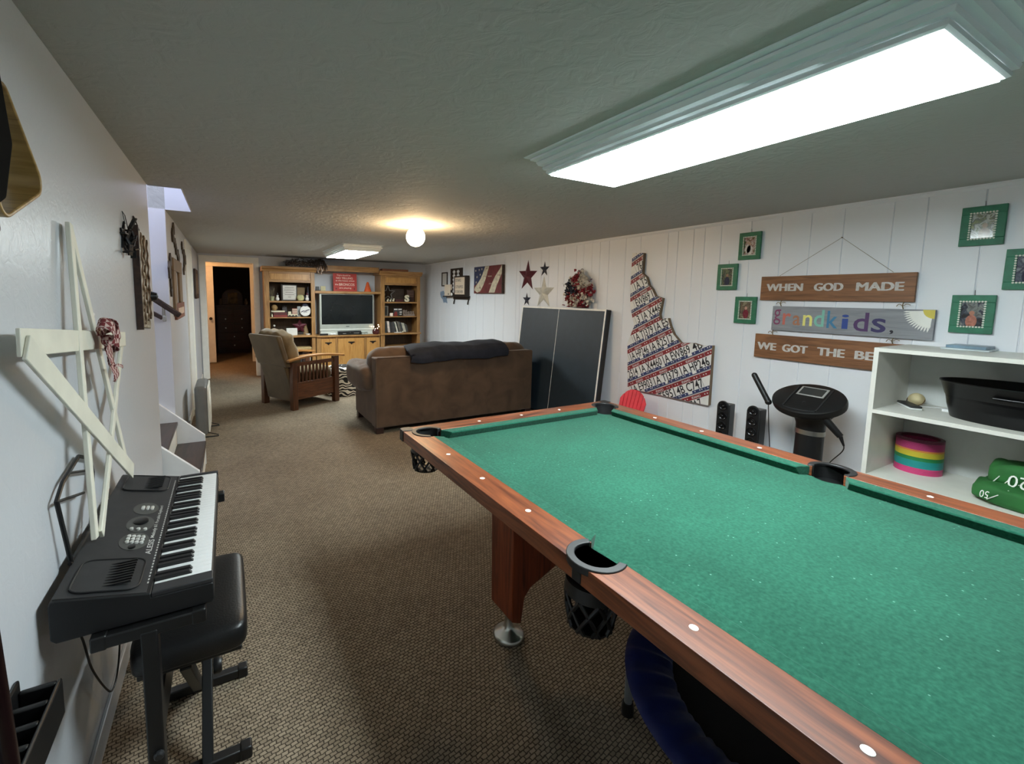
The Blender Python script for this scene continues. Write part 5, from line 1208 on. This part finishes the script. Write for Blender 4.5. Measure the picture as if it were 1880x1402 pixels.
# notebooks on top
for k, (x0, x1, y0, y1, z0, z1, c, lab) in enumerate(((3.50, 3.66, .72, .90, 1.2075, 1.216, (196, 206, 210), 'pale notebook at the bottom of the pair on top of the shelf unit'), (3.515, 3.66, .735, .885, 1.2165, 1.232, (112, 138, 156), 'blue grey notebook on top of the pale one on the shelf unit'))):
    t = thing('notebook', lab, 'notebook', ((x0 + x1) / 2, (y0 + y1) / 2, z0), group='notebooks on the shelf unit')
    mb = MB(); mb.box(x0, x1, y0, y1, z0, z1); mb.build('cover', mat('notebook_cover_%d' % k, c, .35, var=.15), t, bevel=.001); mb = MB(); mb.box(x0 + .002, x1 - .003, y0 + .003, y1 + .0005, z0 + .0015, z1 - .0015); mb.build('pages', WHITE, t)
# ------------------------------------------------------------------ entertainment wall: two bookcases, bridge, console, television
EF, EB = 8.20, 8.600
def bookcase(x0, x1, lab, seed):
    t = thing('bookcase', lab, 'bookcase', ((x0 + x1) / 2, 8.4, 0))
    mb = MB(); mb.box(x0, x0 + .03, EF + .02, EB - .01, .0, 1.86); mb.build('side_panel', PINE, t, bevel=.003)
    mb = MB(); mb.box(x1 - .03, x1, EF + .02, EB - .01, .0, 1.86); mb.build('side_panel', PINE, t, bevel=.003)
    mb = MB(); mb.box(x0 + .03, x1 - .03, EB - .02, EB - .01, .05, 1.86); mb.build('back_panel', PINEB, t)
    for a, b in ((x0, x0 + .078), (x1 - .066, x1)):
        mb = MB(); mb.box(a, b, EF, EF + .02, .0, 1.84); mb.build('stile', PINE, t, bevel=.003)
    mb = MB(); mb.box(x0 + .078, x1 - .066, EF + .002, EF + .02, 1.655, 1.84); fz = mb.build('frieze', PINEH, t, bevel=.003)
    mb = MB(); mb.box(x0 + .10, x1 - .09, EF - .004, EF + .002, 1.70, 1.80); mb.build('raised_panel', PINED, fz, bevel=.006)
    mb = MB(); P = [(EF + .02, 1.84), (EF - .012, 1.84), (EF - .02, 1.865), (EF - .05, 1.885), (EF - .056, 1.92), (EB - .01, 1.92), (EB - .01, 1.84)]
    mb.prism(P, x0 - .03, x1 + .03, lambda u, v, w: (w, u, v)); mb.build('cornice', PINEH, t, bevel=.003)
    for z, th in ((1.337, .028), (1.057, .020), (.475, .022), (.10, .03)):
        mb = MB(); mb.box(x0 + .03, x1 - .03, EF + .015, EB - .02, z - th, z); mb.build('shelf', PINEH, t, bevel=.002)
    mb = MB(); mb.box(x0 - .012, x1 + .012, EF - .03, EB - .02, .702, .737); mb.build('counter', PINEH, t, bevel=.004)
    mb = MB(); mb.box(x0 + .002, x1 - .002, EF + .005, EF + .02, .0, .08); mb.build('plinth', PINEH, t, bevel=.002)
    return t
LX0, LX1, RX0_, RX1_ = .566, 1.385, 2.587, 3.394
bookcase(LX0, LX1, 'left pine bookcase of the television wall, partly behind the recliner', 0); bookcase(RX0_, RX1_, 'right pine bookcase of the television wall beside the right wall', 1)
t = thing('bridge_shelf', 'pine bridge shelf between the two bookcases just above the television', 'shelf', (1.986, 8.4, 1.478))
mb = MB(); mb.box(LX1 + .001, RX0_ - .001, EF, EB - .03, 1.478, 1.522); mb.build('shelf', PINEH, t, bevel=.004)
t = thing('header_board', 'pine header board spanning the tops of the two bookcases', 'board', (1.986, 8.4, 1.875))
mb = MB(); mb.box(LX1 + .032, RX0_ - .032, EF + .0, EF + .03, 1.875, 1.975); mb.build('top_board', PINEH, t, bevel=.004)
mb = MB(); mb.box(LX1 + .032, RX0_ - .032, EF + .02, EB - .03, 1.955, 1.975); mb.build('top_shelf', PINEH, t, bevel=.003)
t = thing('media_console', 'honey pine media console with three iron handled doors under the television', 'cabinet', (1.986, 8.4, 0))
CX0, CX1 = LX1 + .014, RX0_ - .014
mb = MB(); mb.box(CX0 + .02, CX1 - .02, EF + .03, EB - .02, .0, .69); mb.build('body', PINE, t, bevel=.003)
mb = MB(); mb.box(CX0, CX1, EF - .02, EB - .02, .69, .722); mb.build('counter', PINEH, t, bevel=.005)
for x0, x1 in ((CX0, 1.475), (1.735, 1.775), (2.27, 2.305), (2.553, CX1)): mb = MB(); mb.box(x0, x1, EF + .012, EF + .03, .0, .69); mb.build('stile', PINE, t, bevel=.002)
for x0, x1 in ((1.478, 1.732), (1.778, 2.267), (2.308, 2.550)):
    mb = MB(); mb.box(x0, x1, EF + .006, EF + .03, .09, .655); d = mb.build('door', PINED, t, bevel=.004)
    mb = MB(); c = (x0 + x1) / 2; mb.prism([(c - .06, .595), (c + .06, .595), (c + .06, .58), (c + .03, .572), (c + .012, .555), (c, .54), (c - .012, .555), (c - .03, .572), (c - .06, .58)], 0, .012, lambda u, v, w: (u, EF + .006 - w, v)); mb.build('handle', IRON, d, bevel=.003)
mb = MB(); mb.box(CX0, CX1, EF + .012, EF + .03, 0, .085); mb.build('plinth', PINEH, t)
# television
TVS = mat('tv_silver', (176, 180, 172), .38, .3, var=.03)
t = thing('television', 'flat silver framed television switched off on the pine console', 'television', (1.966, 8.36, .722))
TX0, TX1, TZ0, TZ1 = 1.467, 2.462, .80, 1.474; TY = 8.24
mb = MB(); mb.box(TX0, TX1, TY, TY + .09, TZ0 + .02, TZ1); hs = mb.build('housing', TVS, t, bevel=.006)
mb = MB(); mb.box(TX0 + .034, TX1 - .022, TY - .003, TY + .002, .918, TZ1 - .014); mb.build('screen', mat('tv_screen', (30, 33, 34), .12, var=.15, vscale=2), t)
mb = MB(); mb.box(TX0 + .01, TX1 - .01, TY + .01, TY + .16, .722, .80); mb.box(TX0 - .0, TX1 + .0, TY - .004, TY + .02, .80, .835); mb.build('base', mat('tv_pale_base', (206, 208, 200), .4, var=.02), t, bevel=.006)
mb = MB(); mb.box(1.935, 1.995, TY - .002, TY, .868, .88); mb.build('badge', DARKG, hs)
C0 = .7225
t = thing('receiver', 'black receiver box with small lit front in front of the television', 'receiver', (2.0, 8.20, C0))
mb = MB(); mb.box(1.775, 2.20, 8.175, 8.235, C0 + .004, C0 + .068); b = mb.build('case', BLACK, t, bevel=.004)
mb = MB(); mb.box(1.86, 1.92, 8.1735, 8.175, C0 + .024, C0 + .031); mb.box(2.06, 2.16, 8.1735, 8.175, C0 + .03, C0 + .036); mb.box(1.99, 2.0, 8.1735, 8.175, C0 + .045, C0 + .05); mb.build('front_marks', INK, b)
mb = MB(); 
for x in (1.80, 2.17): mb.cyl((x, 8.2, C0), (x, 8.2, C0 + .005), .012, 10)
mb.build('foot', BLACK, t)
def small(name, lab, cat, fn, m, grp=None, **k):
    mb = MB(); fn(mb); return tag(mb.build(name, m, None, **k), lab, cat, grp)
small('media_player', 'flat black player box at the left end of the console', 'player', lambda b: b.box(1.46, 1.60, 8.185, 8.235, C0, C0 + .032), BLACK, bevel=.004)
t = thing('game_pad', 'white game controller lying left of the receiver', 'game controller', (1.68, 8.20, C0))
mb = MB(); mb.sphere((1.655, 8.2, C0 + .02), (.03, .022, .018)); mb.sphere((1.715, 8.2, C0 + .02), (.03, .022, .018)); mb.box(1.655, 1.715, 8.185, 8.215, C0 + .008, C0 + .032); mb.build('shell', WHITE, t, bevel=.003)
small('cable_box', 'pale grey small box right of the receiver', 'box', lambda b: b.box(2.215, 2.33, 8.185, 8.235, C0, C0 + .05), mat('pale_grey_plastic', (150, 154, 146), .5, var=.3, vscale=40), bevel=.004)
t = thing('berry_lantern', 'dark red bowl with small glowing lights at the right end of the console', 'decorative bowl', (2.475, 8.21, C0))
mb = MB(); mb.lathe([(0, 0), (.055, 0), (.08, .03), (.078, .075), (.05, .1), (.045, .095), (.07, .07), (.06, .02), (0, .012)], (2.485, 8.192, C0), 24, None, 0, .85, .5); mb.build('bowl', mat('dark_red_glass', (74, 28, 26), .2, var=.2), t, smooth=60)
GLOW = mat('tiny_bulbs', (255, 226, 190), emit=5.0)
for p in ((2.40, 8.19, C0 + .145), (2.445, 8.19, C0 + .142), (2.47, 8.18, C0 + .105), (2.49, 8.185, C0 + .09), (2.52, 8.2, C0 + .11), (2.545, 8.2, C0 + .14), (2.535, 8.2, C0 + .175)): mb = MB(); mb.sphere(p, .007, 10, 6); mb.build('bulb', GLOW, t)
mb = MB()
for q in ((2.40, 8.19, C0 + .14), (2.445, 8.19, C0 + .137), (2.52, 8.2, C0 + .11), (2.545, 8.2, C0 + .135), (2.535, 8.2, C0 + .17)): mb.tube([(2.47, 8.22, C0 + .06), q], .002, 5)
mb.build('twig', IRON, t)
# on the bridge shelf
B0 = 1.5225
t = thing('mini_clock', 'tiny black clock at the left end of the bridge shelf', 'clock', (1.43, 8.24, B0))
mb = MB(); mb.box(1.405, 1.465, 8.22, 8.26, B0 + .01, B0 + .075); mb.box(1.40, 1.49, 8.215, 8.265, B0, B0 + .012); mb.build('case', BLACK, t, bevel=.004)
small('cream_box', 'cream square box next to the tiny black clock', 'box', lambda b: b.box(1.50, 1.585, 8.28, 8.31, B0, B0 + .085), mat('cream_card', (196, 188, 150), .7, var=.05), bevel=.003)
t = thing('rule_sign', 'red square sign with pale writing standing on the bridge shelf', 'sign', (1.93, 8.27, B0))
LN = Matrix.Translation((1.935, 8.255, B0)) @ Matrix.Rotation(-.08, 4, 'X')
mb = MB(LN); mb.box(-.215, .215, 0, .014, 0, .325); pl = mb.build('panel', mat('brick_red_sign', (168, 50, 42), .6, var=.06), t, bevel=.002)
mb = MB(LN); SP = mat('sign_print', (226, 196, 180), .6, var=0)
for tx, z, wd, h, x in (('There should be', .278, .25, .026, -.15), ('NO YELLING', .222, .30, .036, -.16), ('at this house unless', .180, .34, .026, -.17), ('the', .108, .06, .030, -.185), ('BRONCOS', .100, .28, .046, -.11), ('are playing', .040, .22, .034, -.11)):
    text(mb, tx, (x, -.0008, z), (1, 0, 0), (0, 0, 1), wd, h, .012, 0, .0004)
mb.build('lettering', SP, pl, smooth=0)
mb = MB(LN)
for x in (-.165, .165): mb.prism(star(x, .045, .022, .009), 0, .001, lambda u, v, w: (u, -w, v))
mb.build('corner_stars', mat('deep_red_print', (84, 26, 30), .6), pl)
small('sports_cone', 'small orange sports cone at the right end of the bridge shelf', 'cone', lambda b: (b.lathe([(.07, 0), (.066, .01), (.02, .17), (.012, .18), (0, .182)], (2.355, 8.27, B0), 24)), mat('orange_plastic', (206, 88, 40), .5, var=.08), smooth=50)
# on top of the cabinets
t = thing('twig_swag', 'dark twig swag with drooping pale tips on top of the left bookcase', 'twig decoration', (1.2, 8.15, 1.92))
rnd = random.Random(5); mb = MB(); mp = MB(); tips = MB()
for k in range(70):
    x = .90 + rnd.random() * .5; a = Vector((x, 8.20 + rnd.uniform(-.03, .03), 1.935 + rnd.random() * .06)); mb.tube([a, a + Vector((rnd.uniform(-.06, .12), rnd.uniform(-.05, .03), rnd.uniform(.01, .07))), a + Vector((rnd.uniform(-.06, .22), rnd.uniform(-.05, .03), rnd.uniform(-.01, .10)))], .005, 5)
for k in range(44):
    a = Vector((1.47, 8.135, 2.03)); ang = rnd.uniform(-.2, PI + .2); L = rnd.uniform(.08, .17)
    m_ = a + Vector((math.cos(ang) * L * .5, rnd.uniform(-.05, .02), abs(math.sin(ang)) * .04)); e = a + Vector((math.cos(ang) * L, rnd.uniform(-.06, .02), -.04 - rnd.random() * .12))
    mb.tube([a, m_, e], [.006, .005, .004], 5)
for k in range(9):
    x = 1.42 + rnd.random() * .16; z = 1.80 + rnd.random() * .09; tips.tube([(x, 8.13, z + .06), (x + rnd.uniform(-.02, .02), 8.12, z)], [.006, .009], 6)
for p in mb.v: p.z = min(p.z, H - .004); p.z = max(p.z, 1.928) if p.x < 1.39 else p.z
mb.build('twigs', mat('dark_twig', (50, 38, 32), .8, var=.3), t, smooth=60); tips.build('pale_tips', mat('pale_tip', (206, 178, 160), .6), t, smooth=60)
mb = MB()
for k in range(9): mb.bar((1.02 + .03 * k, 8.165, 2.0), (1.045 + .03 * k, 8.165, 1.945), .006, .004, (0, 1, 0))
mb.build('pale_slats', mat('pale_twig', (140, 116, 100), .7), t)
small('plank', 'long red brown plank lying on top of the right bookcase', 'plank', lambda b: b.box(2.60, 3.12, 8.14, 8.30, 1.9205, 1.958), wood('red_brown_plank', (96, 54, 34), (132, 80, 50), 'x', .5), bevel=.003)
# ---------------- left bookcase contents
A0, B1, D0_ = 1.3375, 1.0575, .7375
CRM = mat('cream_ceramic', (214, 206, 180), .5, var=.08); SNOW = mat('white_ceramic', (226, 222, 216), .4, var=.04)
def snowman(nm, x, y, z, s, lab, hat):
    t = thing(nm, lab, 'figurine', (x, y, z)); mb = MB(); mb.sphere((x, y, z + .042 * s), (.038 * s, .032 * s, .042 * s)); mb.sphere((x, y, z + .105 * s), (.026 * s, .024 * s, .028 * s)); mb.build('body', SNOW, t, smooth=80)
    mb = MB(); mb.lathe([(.034 * s, 0), (.034 * s, .006 * s), (.02 * s, .008 * s), (.018 * s, .04 * s), (0, .042 * s)], (x, y, z + .126 * s), 14); mb.build('hat', hat, t)
NV = mat('navy_cloth', (44, 46, 62), .8); snowman('figurine', .775, 8.26, A0, .80, 'round white figurine with dark hat left of the framed text', BLACK)
snowman('figurine', 1.262, 8.26, A0, .85, 'white snowman figurine at the right end of the top left shelf', BURG)
t = thing('plant_pot', 'small greenish pot with dry stems in the left corner of the top shelf', 'potted plant', (.69, 8.30, A0))
mb = MB(); mb.lathe([(0, 0), (.03, 0), (.042, .07), (.04, .075), (0, .07)], (.69, 8.30, A0), 16); mb.build('pot', mat('sage_pot', (160, 158, 120), .6, var=.2), t)
mb = MB()
for k in range(14): a = rnd.random() * 6.28; mb.tube([(.69, 8.30, A0 + .06), (.69 + .02 * math.cos(a), 8.30 + .015 * math.sin(a), A0 + .13), (.69 + .04 * math.cos(a), 8.30 + .02 * math.sin(a), A0 + .15 + rnd.random() * .07)], .003, 5)
mb.build('stems', mat('dry_stem', (110, 100, 74), .8, var=.3), t)
t = thing('framed_text', 'white lettered board in a dark frame in the middle of the top left shelf', 'sign', (.99, 8.36, A0))
mb = MB(); mb.box(.845, 1.11, 8.35, 8.365, A0, A0 + .285); fr = mb.build('frame', ESP, t, bevel=.003)
mb = MB(); mb.box(.873, 1.092, 8.343, 8.350, A0 + .02, A0 + .268); bd = mb.build('board', mat('whitewash', (214, 208, 200), .6, var=.05), t)
mb = MB()
for z, wd in ((.225, .15), (.185, .17), (.145, .13), (.105, .16), (.062, .05)): mb.box(.98 - wd / 2, .98 + wd / 2, 8.3424, 8.343, A0 + z, A0 + z + .008)
for z in (.21, .17, .13, .085, .045): mb.box(.874, 1.091, 8.3426, 8.343, A0 + z, A0 + z + .002)
mb.build('writing_lines', mat('faded_ink', (120, 110, 104), .6), bd)
small('brown_card', 'plain tan board leaning at the back right of the top left shelf', 'board', lambda b: b.box(1.11, 1.26, 8.50, 8.512, A0, A0 + .24), mat('tan_board', (146, 120, 84), .7, var=.06))
small('stone', 'pale green wedge shaped stone on the top left shelf', 'stone', lambda b: b.sphere((1.155, 8.29, A0 + .055), (.062, .035, .0545), 18, 12, None, 0, .8), mat('pale_green_stone', (186, 180, 128), .6, var=.15), smooth=60)
small('book', 'small dark blue book between the stone and the snowman', 'book', lambda b: b.box(1.222, 1.24, 8.3, 8.4, A0, A0 + .10), NV)
t = thing('mini_flag', 'dark speckled bottle standing behind the snowman figurine', 'bottle', (1.30, 8.34, A0)); mb = MB(); mb.lathe([(0, 0), (.03, 0), (.032, .14), (.014, .19), (.013, .25), (0, .255)], (1.295, 8.36, A0), 16); mb.build('bottle', mat('speckled_dark', (44, 38, 48), .4, var=.6, vscale=60), t)
t['category'] = 'bottle'; t.name = 'bottle'; ROOTM['bottle'] = ROOTM.get('mini_flag')
# second shelf
small('book', 'cream book lying on top of the red books', 'book', lambda b: b.box(.668, .885, 8.24, 8.38, B1 + .0855, B1 + .11), CRM, bevel=.002)
REDB = mat('red_book_cloth', (128, 44, 40), .6, var=.1); MARB = mat('maroon_book_cloth', (86, 34, 34), .6, var=.1)
small('book', 'upper of two dark red books lying flat on the second left shelf', 'book', lambda b: b.box(.70, .915, 8.235, 8.39, B1 + .0365, B1 + .085), MARB, bevel=.002); small('book', 'lower of two red books lying flat on the second left shelf', 'book', lambda b: b.box(.705, .925, 8.23, 8.39, B1, B1 + .036), REDB, bevel=.002)
small('figurine', 'tiny cream figurine in front of the stack of red books', 'figurine', lambda b: (b.sphere((.678, 8.22, B1 + .02), (.014, .012, .02)), b.sphere((.678, 8.22, B1 + .048), .011, 12, 8)), CRM, smooth=80)
small('wicker_ball', 'round tan ball resting on the cream book', 'ball', lambda b: b.sphere((.725, 8.31, B1 + .16), .052, 20, 12), mat('tan_wicker', (148, 118, 76), .8, var=.25, vscale=60), smooth=80)
t = thing('toy_truck', 'wooden toy truck carrying a small striped flag on the second shelf', 'toy', (1.02, 8.27, B1))
mb = MB(); mb.box(.935, 1.095, 8.25, 8.30, B1 + .018, B1 + .05); mb.box(.94, .99, 8.25, 8.30, B1 + .05, B1 + .095); mb.build('body', CRM, t, bevel=.005)
for x in (.965, 1.02, 1.07):
    mb = MB(); mb.cyl((x, 8.245, B1 + .018), (x, 8.305, B1 + .018), .018, 14); mb.build('wheel', ESP, t)
mb = MB(); mb.box(1.01, 1.095, 8.27, 8.276, B1 + .05, B1 + .15); fl_ = mb.build('flag', mat('faded_red', (150, 82, 78), .7, var=.1), t)
mb = MB()
for k in range(3): mb.box(1.01, 1.095, 8.269, 8.27, B1 + .064 + .03 * k, B1 + .078 + .03 * k)
mb.build('stripes', CRM, fl_)
small('toy_car', 'small dark toy car perched behind the toy truck', 'toy', lambda b: (b.box(.86, .94, 8.40, 8.44, B1, B1 + .17), b.sphere((.90, 8.42, B1 + .185), (.035, .02, .02))), mat('dark_toy', (52, 48, 50), .4, var=.3, vscale=50), bevel=.004)
small('silver_frame', 'narrow silver grey frame beside the round white plaque', 'picture frame', lambda b: b.box(1.10, 1.165, 8.33, 8.345, B1, B1 + .185), mat('silver_grey', (150, 156, 158), .35, .5, var=.15, vscale=30), bevel=.004)
t = thing('ball_plaque', 'round white baseball shaped plaque with navy cap on the second shelf', 'plaque', (1.26, 8.26, B1))
mb = MB(); mb.cyl((1.225, 8.27, B1 + .105), (1.225, 8.25, B1 + .105), .092, 36); dsk = mb.build('disc', SNOW, t, bevel=.004)
mb = MB(); mb.tube([(1.155, 8.249, B1 + .085), (1.190, 8.2485, B1 + .105), (1.225, 8.2485, B1 + .10), (1.260, 8.2485, B1 + .12), (1.295, 8.249, B1 + .13)], .008, 6); mb.tube([(1.185, 8.249, B1 + .075), (1.255, 8.249, B1 + .088)], .004, 6); mb.build('script_mark', mat('script_blue', (72, 66, 86), .6), dsk)
mb = MB(); mb.sphere((1.225, 8.275, B1 + .205), (.05, .035, .03)); mb.box(1.170, 1.280, 8.24, 8.28, B1 + .195, B1 + .203); mb.build('cap', NV, t, smooth=60)
# third shelf (counter)
small('glass_ball', 'small shining white ball at the left of the counter shelf behind the recliner', 'ball', lambda b: b.sphere((.715, 8.3, D0_ + .17), .018, 14, 8), SNOW, smooth=80)
small('ball_stand', 'dark low stand under the small white ball', 'stand', lambda b: b.lathe([(.05, 0), (.02, .02), (.012, .15), (0, .152)], (.715, 8.3, D0_), 14), ESP)
small('tissue_box', 'white box on the counter shelf behind the recliner back', 'box', lambda b: b.box(.90, 1.08, 8.215, 8.30, D0_, D0_ + .125), SNOW, bevel=.006)
t = thing('red_star_ornament', 'dark red star ornament standing on the left counter shelf', 'star', (1.14, 8.33, D0_))
mb = MB(); P = star(1.14, D0_ + .145, .135, .062); vs = [(u, 8.37, v) for u, v in P] + [(1.14, 8.34, D0_ + .145), (1.14, 8.39, D0_ + .145)]
mb.add(vs, [((i + 1) % 10, i, 10) for i in range(10)] + [(i, (i + 1) % 10, 11) for i in range(10)]); mb.build('star', mat('dark_red_tin', (92, 30, 44), .5, .1, var=.25), t, smooth=0)
mb = MB(); mb.box(1.08, 1.20, 8.35, 8.40, D0_, D0_ + .045); mb.build('stand', ESP, t)
small('wood_cone', 'tan cone shaped ornament right of the dark red star', 'ornament', lambda b: b.lathe([(.055, 0), (.05, .05), (.02, .15), (.004, .19), (0, .19)], (1.255, 8.47, D0_), 18), mat('tan_ornament', (158, 128, 88), .6, var=.1), smooth=50)
small('candle_dish', 'flat white dish at the right end of the left counter shelf', 'dish', lambda b: b.lathe([(0, 0), (.035, 0), (.045, .02), (.04, .018), (0, .012)], (1.262, 8.255, D0_), 20), SNOW, smooth=60)
small('basket', 'low woven tan tray on the lower shelf of the left bookcase', 'tray', lambda b: b.box(1.06, 1.32, 8.22, 8.42, .476, .52), mat('tan_weave', (186, 158, 110), .7, var=.2, vscale=50), bevel=.01)
for k in range(4): small('case', ['dark case leaning in the bottom of the left bookcase', 'grey case leaning in the bottom of the left bookcase', 'brown case leaning in the bottom of the left bookcase', 'pale case leaning in the bottom of the left bookcase'][k], 'case', lambda b: b.box(1.12 + .05 * k, 1.15 + .05 * k, 8.24, 8.40, .1005, .36), mat('case_low_%d' % k, [(50, 44, 44), (96, 92, 90), (92, 62, 48), (170, 162, 150)][k], .5))
# ---------------- right bookcase contents
t = thing('wire_star', 'pale outlined wire star on the top shelf of the right bookcase', 'star', (2.76, 8.30, A0))
P = star(2.762, A0 + .165, .145, .06); mb = MB(); mb.tube([(u, 8.30, v) for u, v in P], .006, 6, closed=True); mb.build('outline', mat('pale_silver', (176, 176, 172), .4, .4, var=.05), t, smooth=50)
mb = MB(); mb.box(2.70, 2.82, 8.285, 8.315, A0, A0 + .05); mb.build('stand', ESP, t)
for x, s, lab in ((2.735, .55, 'left of three tiny pale figurines in front of the wire star'), (2.79, .50, 'middle of three tiny pale figurines in front of the wire star'), (2.85, .60, 'right of three tiny pale figurines beside the wire star')):
    small('figurine', lab, 'figurine', lambda b: (b.sphere((x, 8.235, A0 + .037 * s), (.036 * s, .03 * s, .036 * s)), b.sphere((x + .01, 8.235, A0 + .085 * s), .026 * s, 12, 8)), CRM, smooth=80)
small('dark_frame', 'large dark frame standing at the back of the top right shelf', 'picture frame', lambda b: b.box(2.90, 3.17, 8.50, 8.515, A0, A0 + .26), mat('brown_dark_frame', (66, 52, 42), .5, var=.2), bevel=.006)
small('book', 'maroon book lying flat between the figurines and the letter', 'book', lambda b: b.box(2.90, 3.05, 8.24, 8.38, A0, A0 + .045), mat('maroon_cover', (72, 30, 32), .6, var=.1))
t = thing('letter_block', 'cream standing letter S on the top right shelf', 'letter', (3.13, 8.25, A0))
mb = MB(); gv, gf = glyphs('S', .05); x0 = min(p[0] for p in gv); x1 = max(p[0] for p in gv); z0 = min(p[1] for p in gv); z1 = max(p[1] for p in gv)
for q, yy in ((0, 8.235), (1, 8.265)): mb.add([(3.085 + (p[0] - x0) / (x1 - x0) * .095, yy, A0 + (p[1] - z0) / (z1 - z0) * .135) for p in gv], [f if q == 0 else f[::-1] for f in gf])
ed = {}
for f in gf:
    for a, b in zip(f, f[1:] + f[:1]): ed[(a, b)] = ed.get((a, b), 0) + 1
n_ = len(gv); mb.f += [(b, a, n_ + a, n_ + b) for (a, b) in ed if (b, a) not in ed]; mb.mi += [0] * (len(mb.f) - len(mb.mi))
mb.build('letter', mat('cream_letter', (232, 220, 190), .5, var=.03), t, smooth=0)
t = thing('flag_plaque', 'small dark striped flag plaque in the right corner of the top shelf', 'plaque', (3.25, 8.36, A0))
mb = MB(); mb.box(3.18, 3.325, 8.36, 8.375, A0, A0 + .235); pb = mb.build('panel', mat('plaque_brown', (70, 46, 40), .6, var=.1), t)
mb = MB(); 
for k in range(4): mb.box(3.185, 3.32, 8.3585, 8.36, A0 + .10 + .034 * k, A0 + .115 + .034 * k)
mb.build('stripes', mat('dull_stripe', (112, 88, 74), .6), pb)
mb = MB(); mb.box(3.185, 3.25, 8.3585, 8.36, A0 + .01, A0 + .09); mb.build('blue_field', mat('dull_blue', (44, 46, 56), .6), pb)
t = thing('picture_frame', 'grey picture frame at the left of the second right shelf', 'picture frame', (2.71, 8.27, B1)); mb = MB(); mb.box(2.672, 2.758, 8.27, 8.285, B1, B1 + .20); mb.build('frame', mat('pewter', (120, 116, 106), .4, .3, var=.1), t, bevel=.003); mb = MB(); mb.box(2.674, 2.74, 8.2685, 8.27, B1 + .016, B1 + .184); mb.build('picture', mat('dark_print', (46, 46, 42), .3, var=.3), t)
small('candle', 'short white pillar candle on the second right shelf', 'candle', lambda b: b.lathe([(.032, 0), (.034, .004), (.034, .055), (.028, .062), (0, .058)], (2.81, 8.235, B1), 20), mat('candle_wax', (232, 214, 200), .5, var=.02), smooth=50)
t = thing('truck_sign', 'dark sign with white words and a red truck beside the candle', 'sign', (2.95, 8.27, B1))
mb = MB(); mb.box(2.865, 3.04, 8.27, 8.285, B1 + .01, B1 + .155); sg = mb.build('panel', mat('slate_panel', (60, 58, 58), .6, var=.1), t)
mb = MB(); mb.box(2.875, 2.945, 8.2688, 8.27, B1 + .122, B1 + .142); mb.box(2.96, 3.03, 8.2688, 8.27, B1 + .122, B1 + .142); mb.box(2.99, 3.035, 8.2688, 8.27, B1 + .07, B1 + .088); mb.box(2.99, 3.03, 8.2688, 8.27, B1 + .03, B1 + .045); mb.build('white_words', SNOW, sg)
mb = MB(); mb.box(2.865, 2.94, 8.255, 8.27, B1 + .0, B1 + .06); mb.box(2.885, 2.93, 8.255, 8.27, B1 + .06, B1 + .09); mb.build('red_truck', REDB, t, bevel=.004)
t = thing('script_word', 'grey cut-out script word on a base at the right of the second shelf', 'sign', (3.18, 8.26, B1))
mb = MB(); text(mb, 'Bless', (3.06, 8.262, B1 + .035), (1, 0, 0), (0, 0, 1), .23, .085, .012, 0, .0); mb.build('word', mat('weathered_grey', (140, 124, 114), .7, var=.1), t, smooth=0).modifiers.new('solid', 'SOLIDIFY').thickness = .012
mb = MB(); mb.box(3.06, 3.30, 8.245, 8.285, B1, B1 + .035); mb.build('base', mat('weathered_grey', (140, 124, 114)), t, bevel=.003)
# cases on the counter shelf
CASEC = [(60, 62, 62), (206, 190, 178), (52, 52, 54), (64, 60, 58), (70, 70, 72), (214, 208, 192), (58, 54, 50), (120, 112, 100), (92, 88, 82), (60, 62, 66), (190, 182, 164), (200, 194, 178), (84, 80, 74), (70, 66, 62)]
CL = ['dark case at the left end of the right counter shelf', 'wide pale pink case near the left of the right counter shelf', 'first charcoal case right of the pale pink case', 'second charcoal case right of the pale pink case', 'third grey case left of the thin white case', 'thin white case in the middle of the right counter shelf', 'brown black case right of the thin white case', 'taupe case right of the thin white case', 'grey brown case before the two cream cases', 'slate case just left of the two cream cases', 'left of two cream cases leaning at the right', 'right of two cream cases leaning at the right', 'last but one brownish case at the right end', 'last dark case at the right end']
xx = 2.685
for k, (c, lab) in enumerate(zip(CASEC, CL)):
    lean = 0 if k == 0 else -.12 if k < 5 else -.28
    if k == 1: xx += .026
    if k == 5: xx += .036
    th = .040 if k == 1 else .030 if k < 5 else .022; h = (.20, .215, .20, .20, .20, .205, .19, .215, .21, .20, .185, .18, .17, .15)[k]
    Mx = Matrix.Translation((xx + h * math.sin(-lean) * 0, 8.235 + .0 * k, D0_ + th * math.sin(-lean) * 1.0 + .0008)) @ Matrix.Rotation(lean, 4, 'Y')
    mb = MB(Mx); mb.box(0, th, 0, .135, 0, h); tag(mb.build('media_case', mat('case_colour_%d' % k, c, .4, var=.15, vscale=40), bevel=.002), lab, 'case', 'cases leaning on the right counter shelf')
    xx += th / math.cos(lean) + .004
small('white_case', 'white flat case lying in front of the leaning cases', 'case', lambda b: b.box(2.86, 3.0, 8.175, 8.225, D0_, D0_ + .012), SNOW)
small('small_ball', 'small cream ball in front of the leaning cases', 'ball', lambda b: b.sphere((3.03, 8.20, D0_ + .018), .018, 14, 8), CRM, smooth=80)
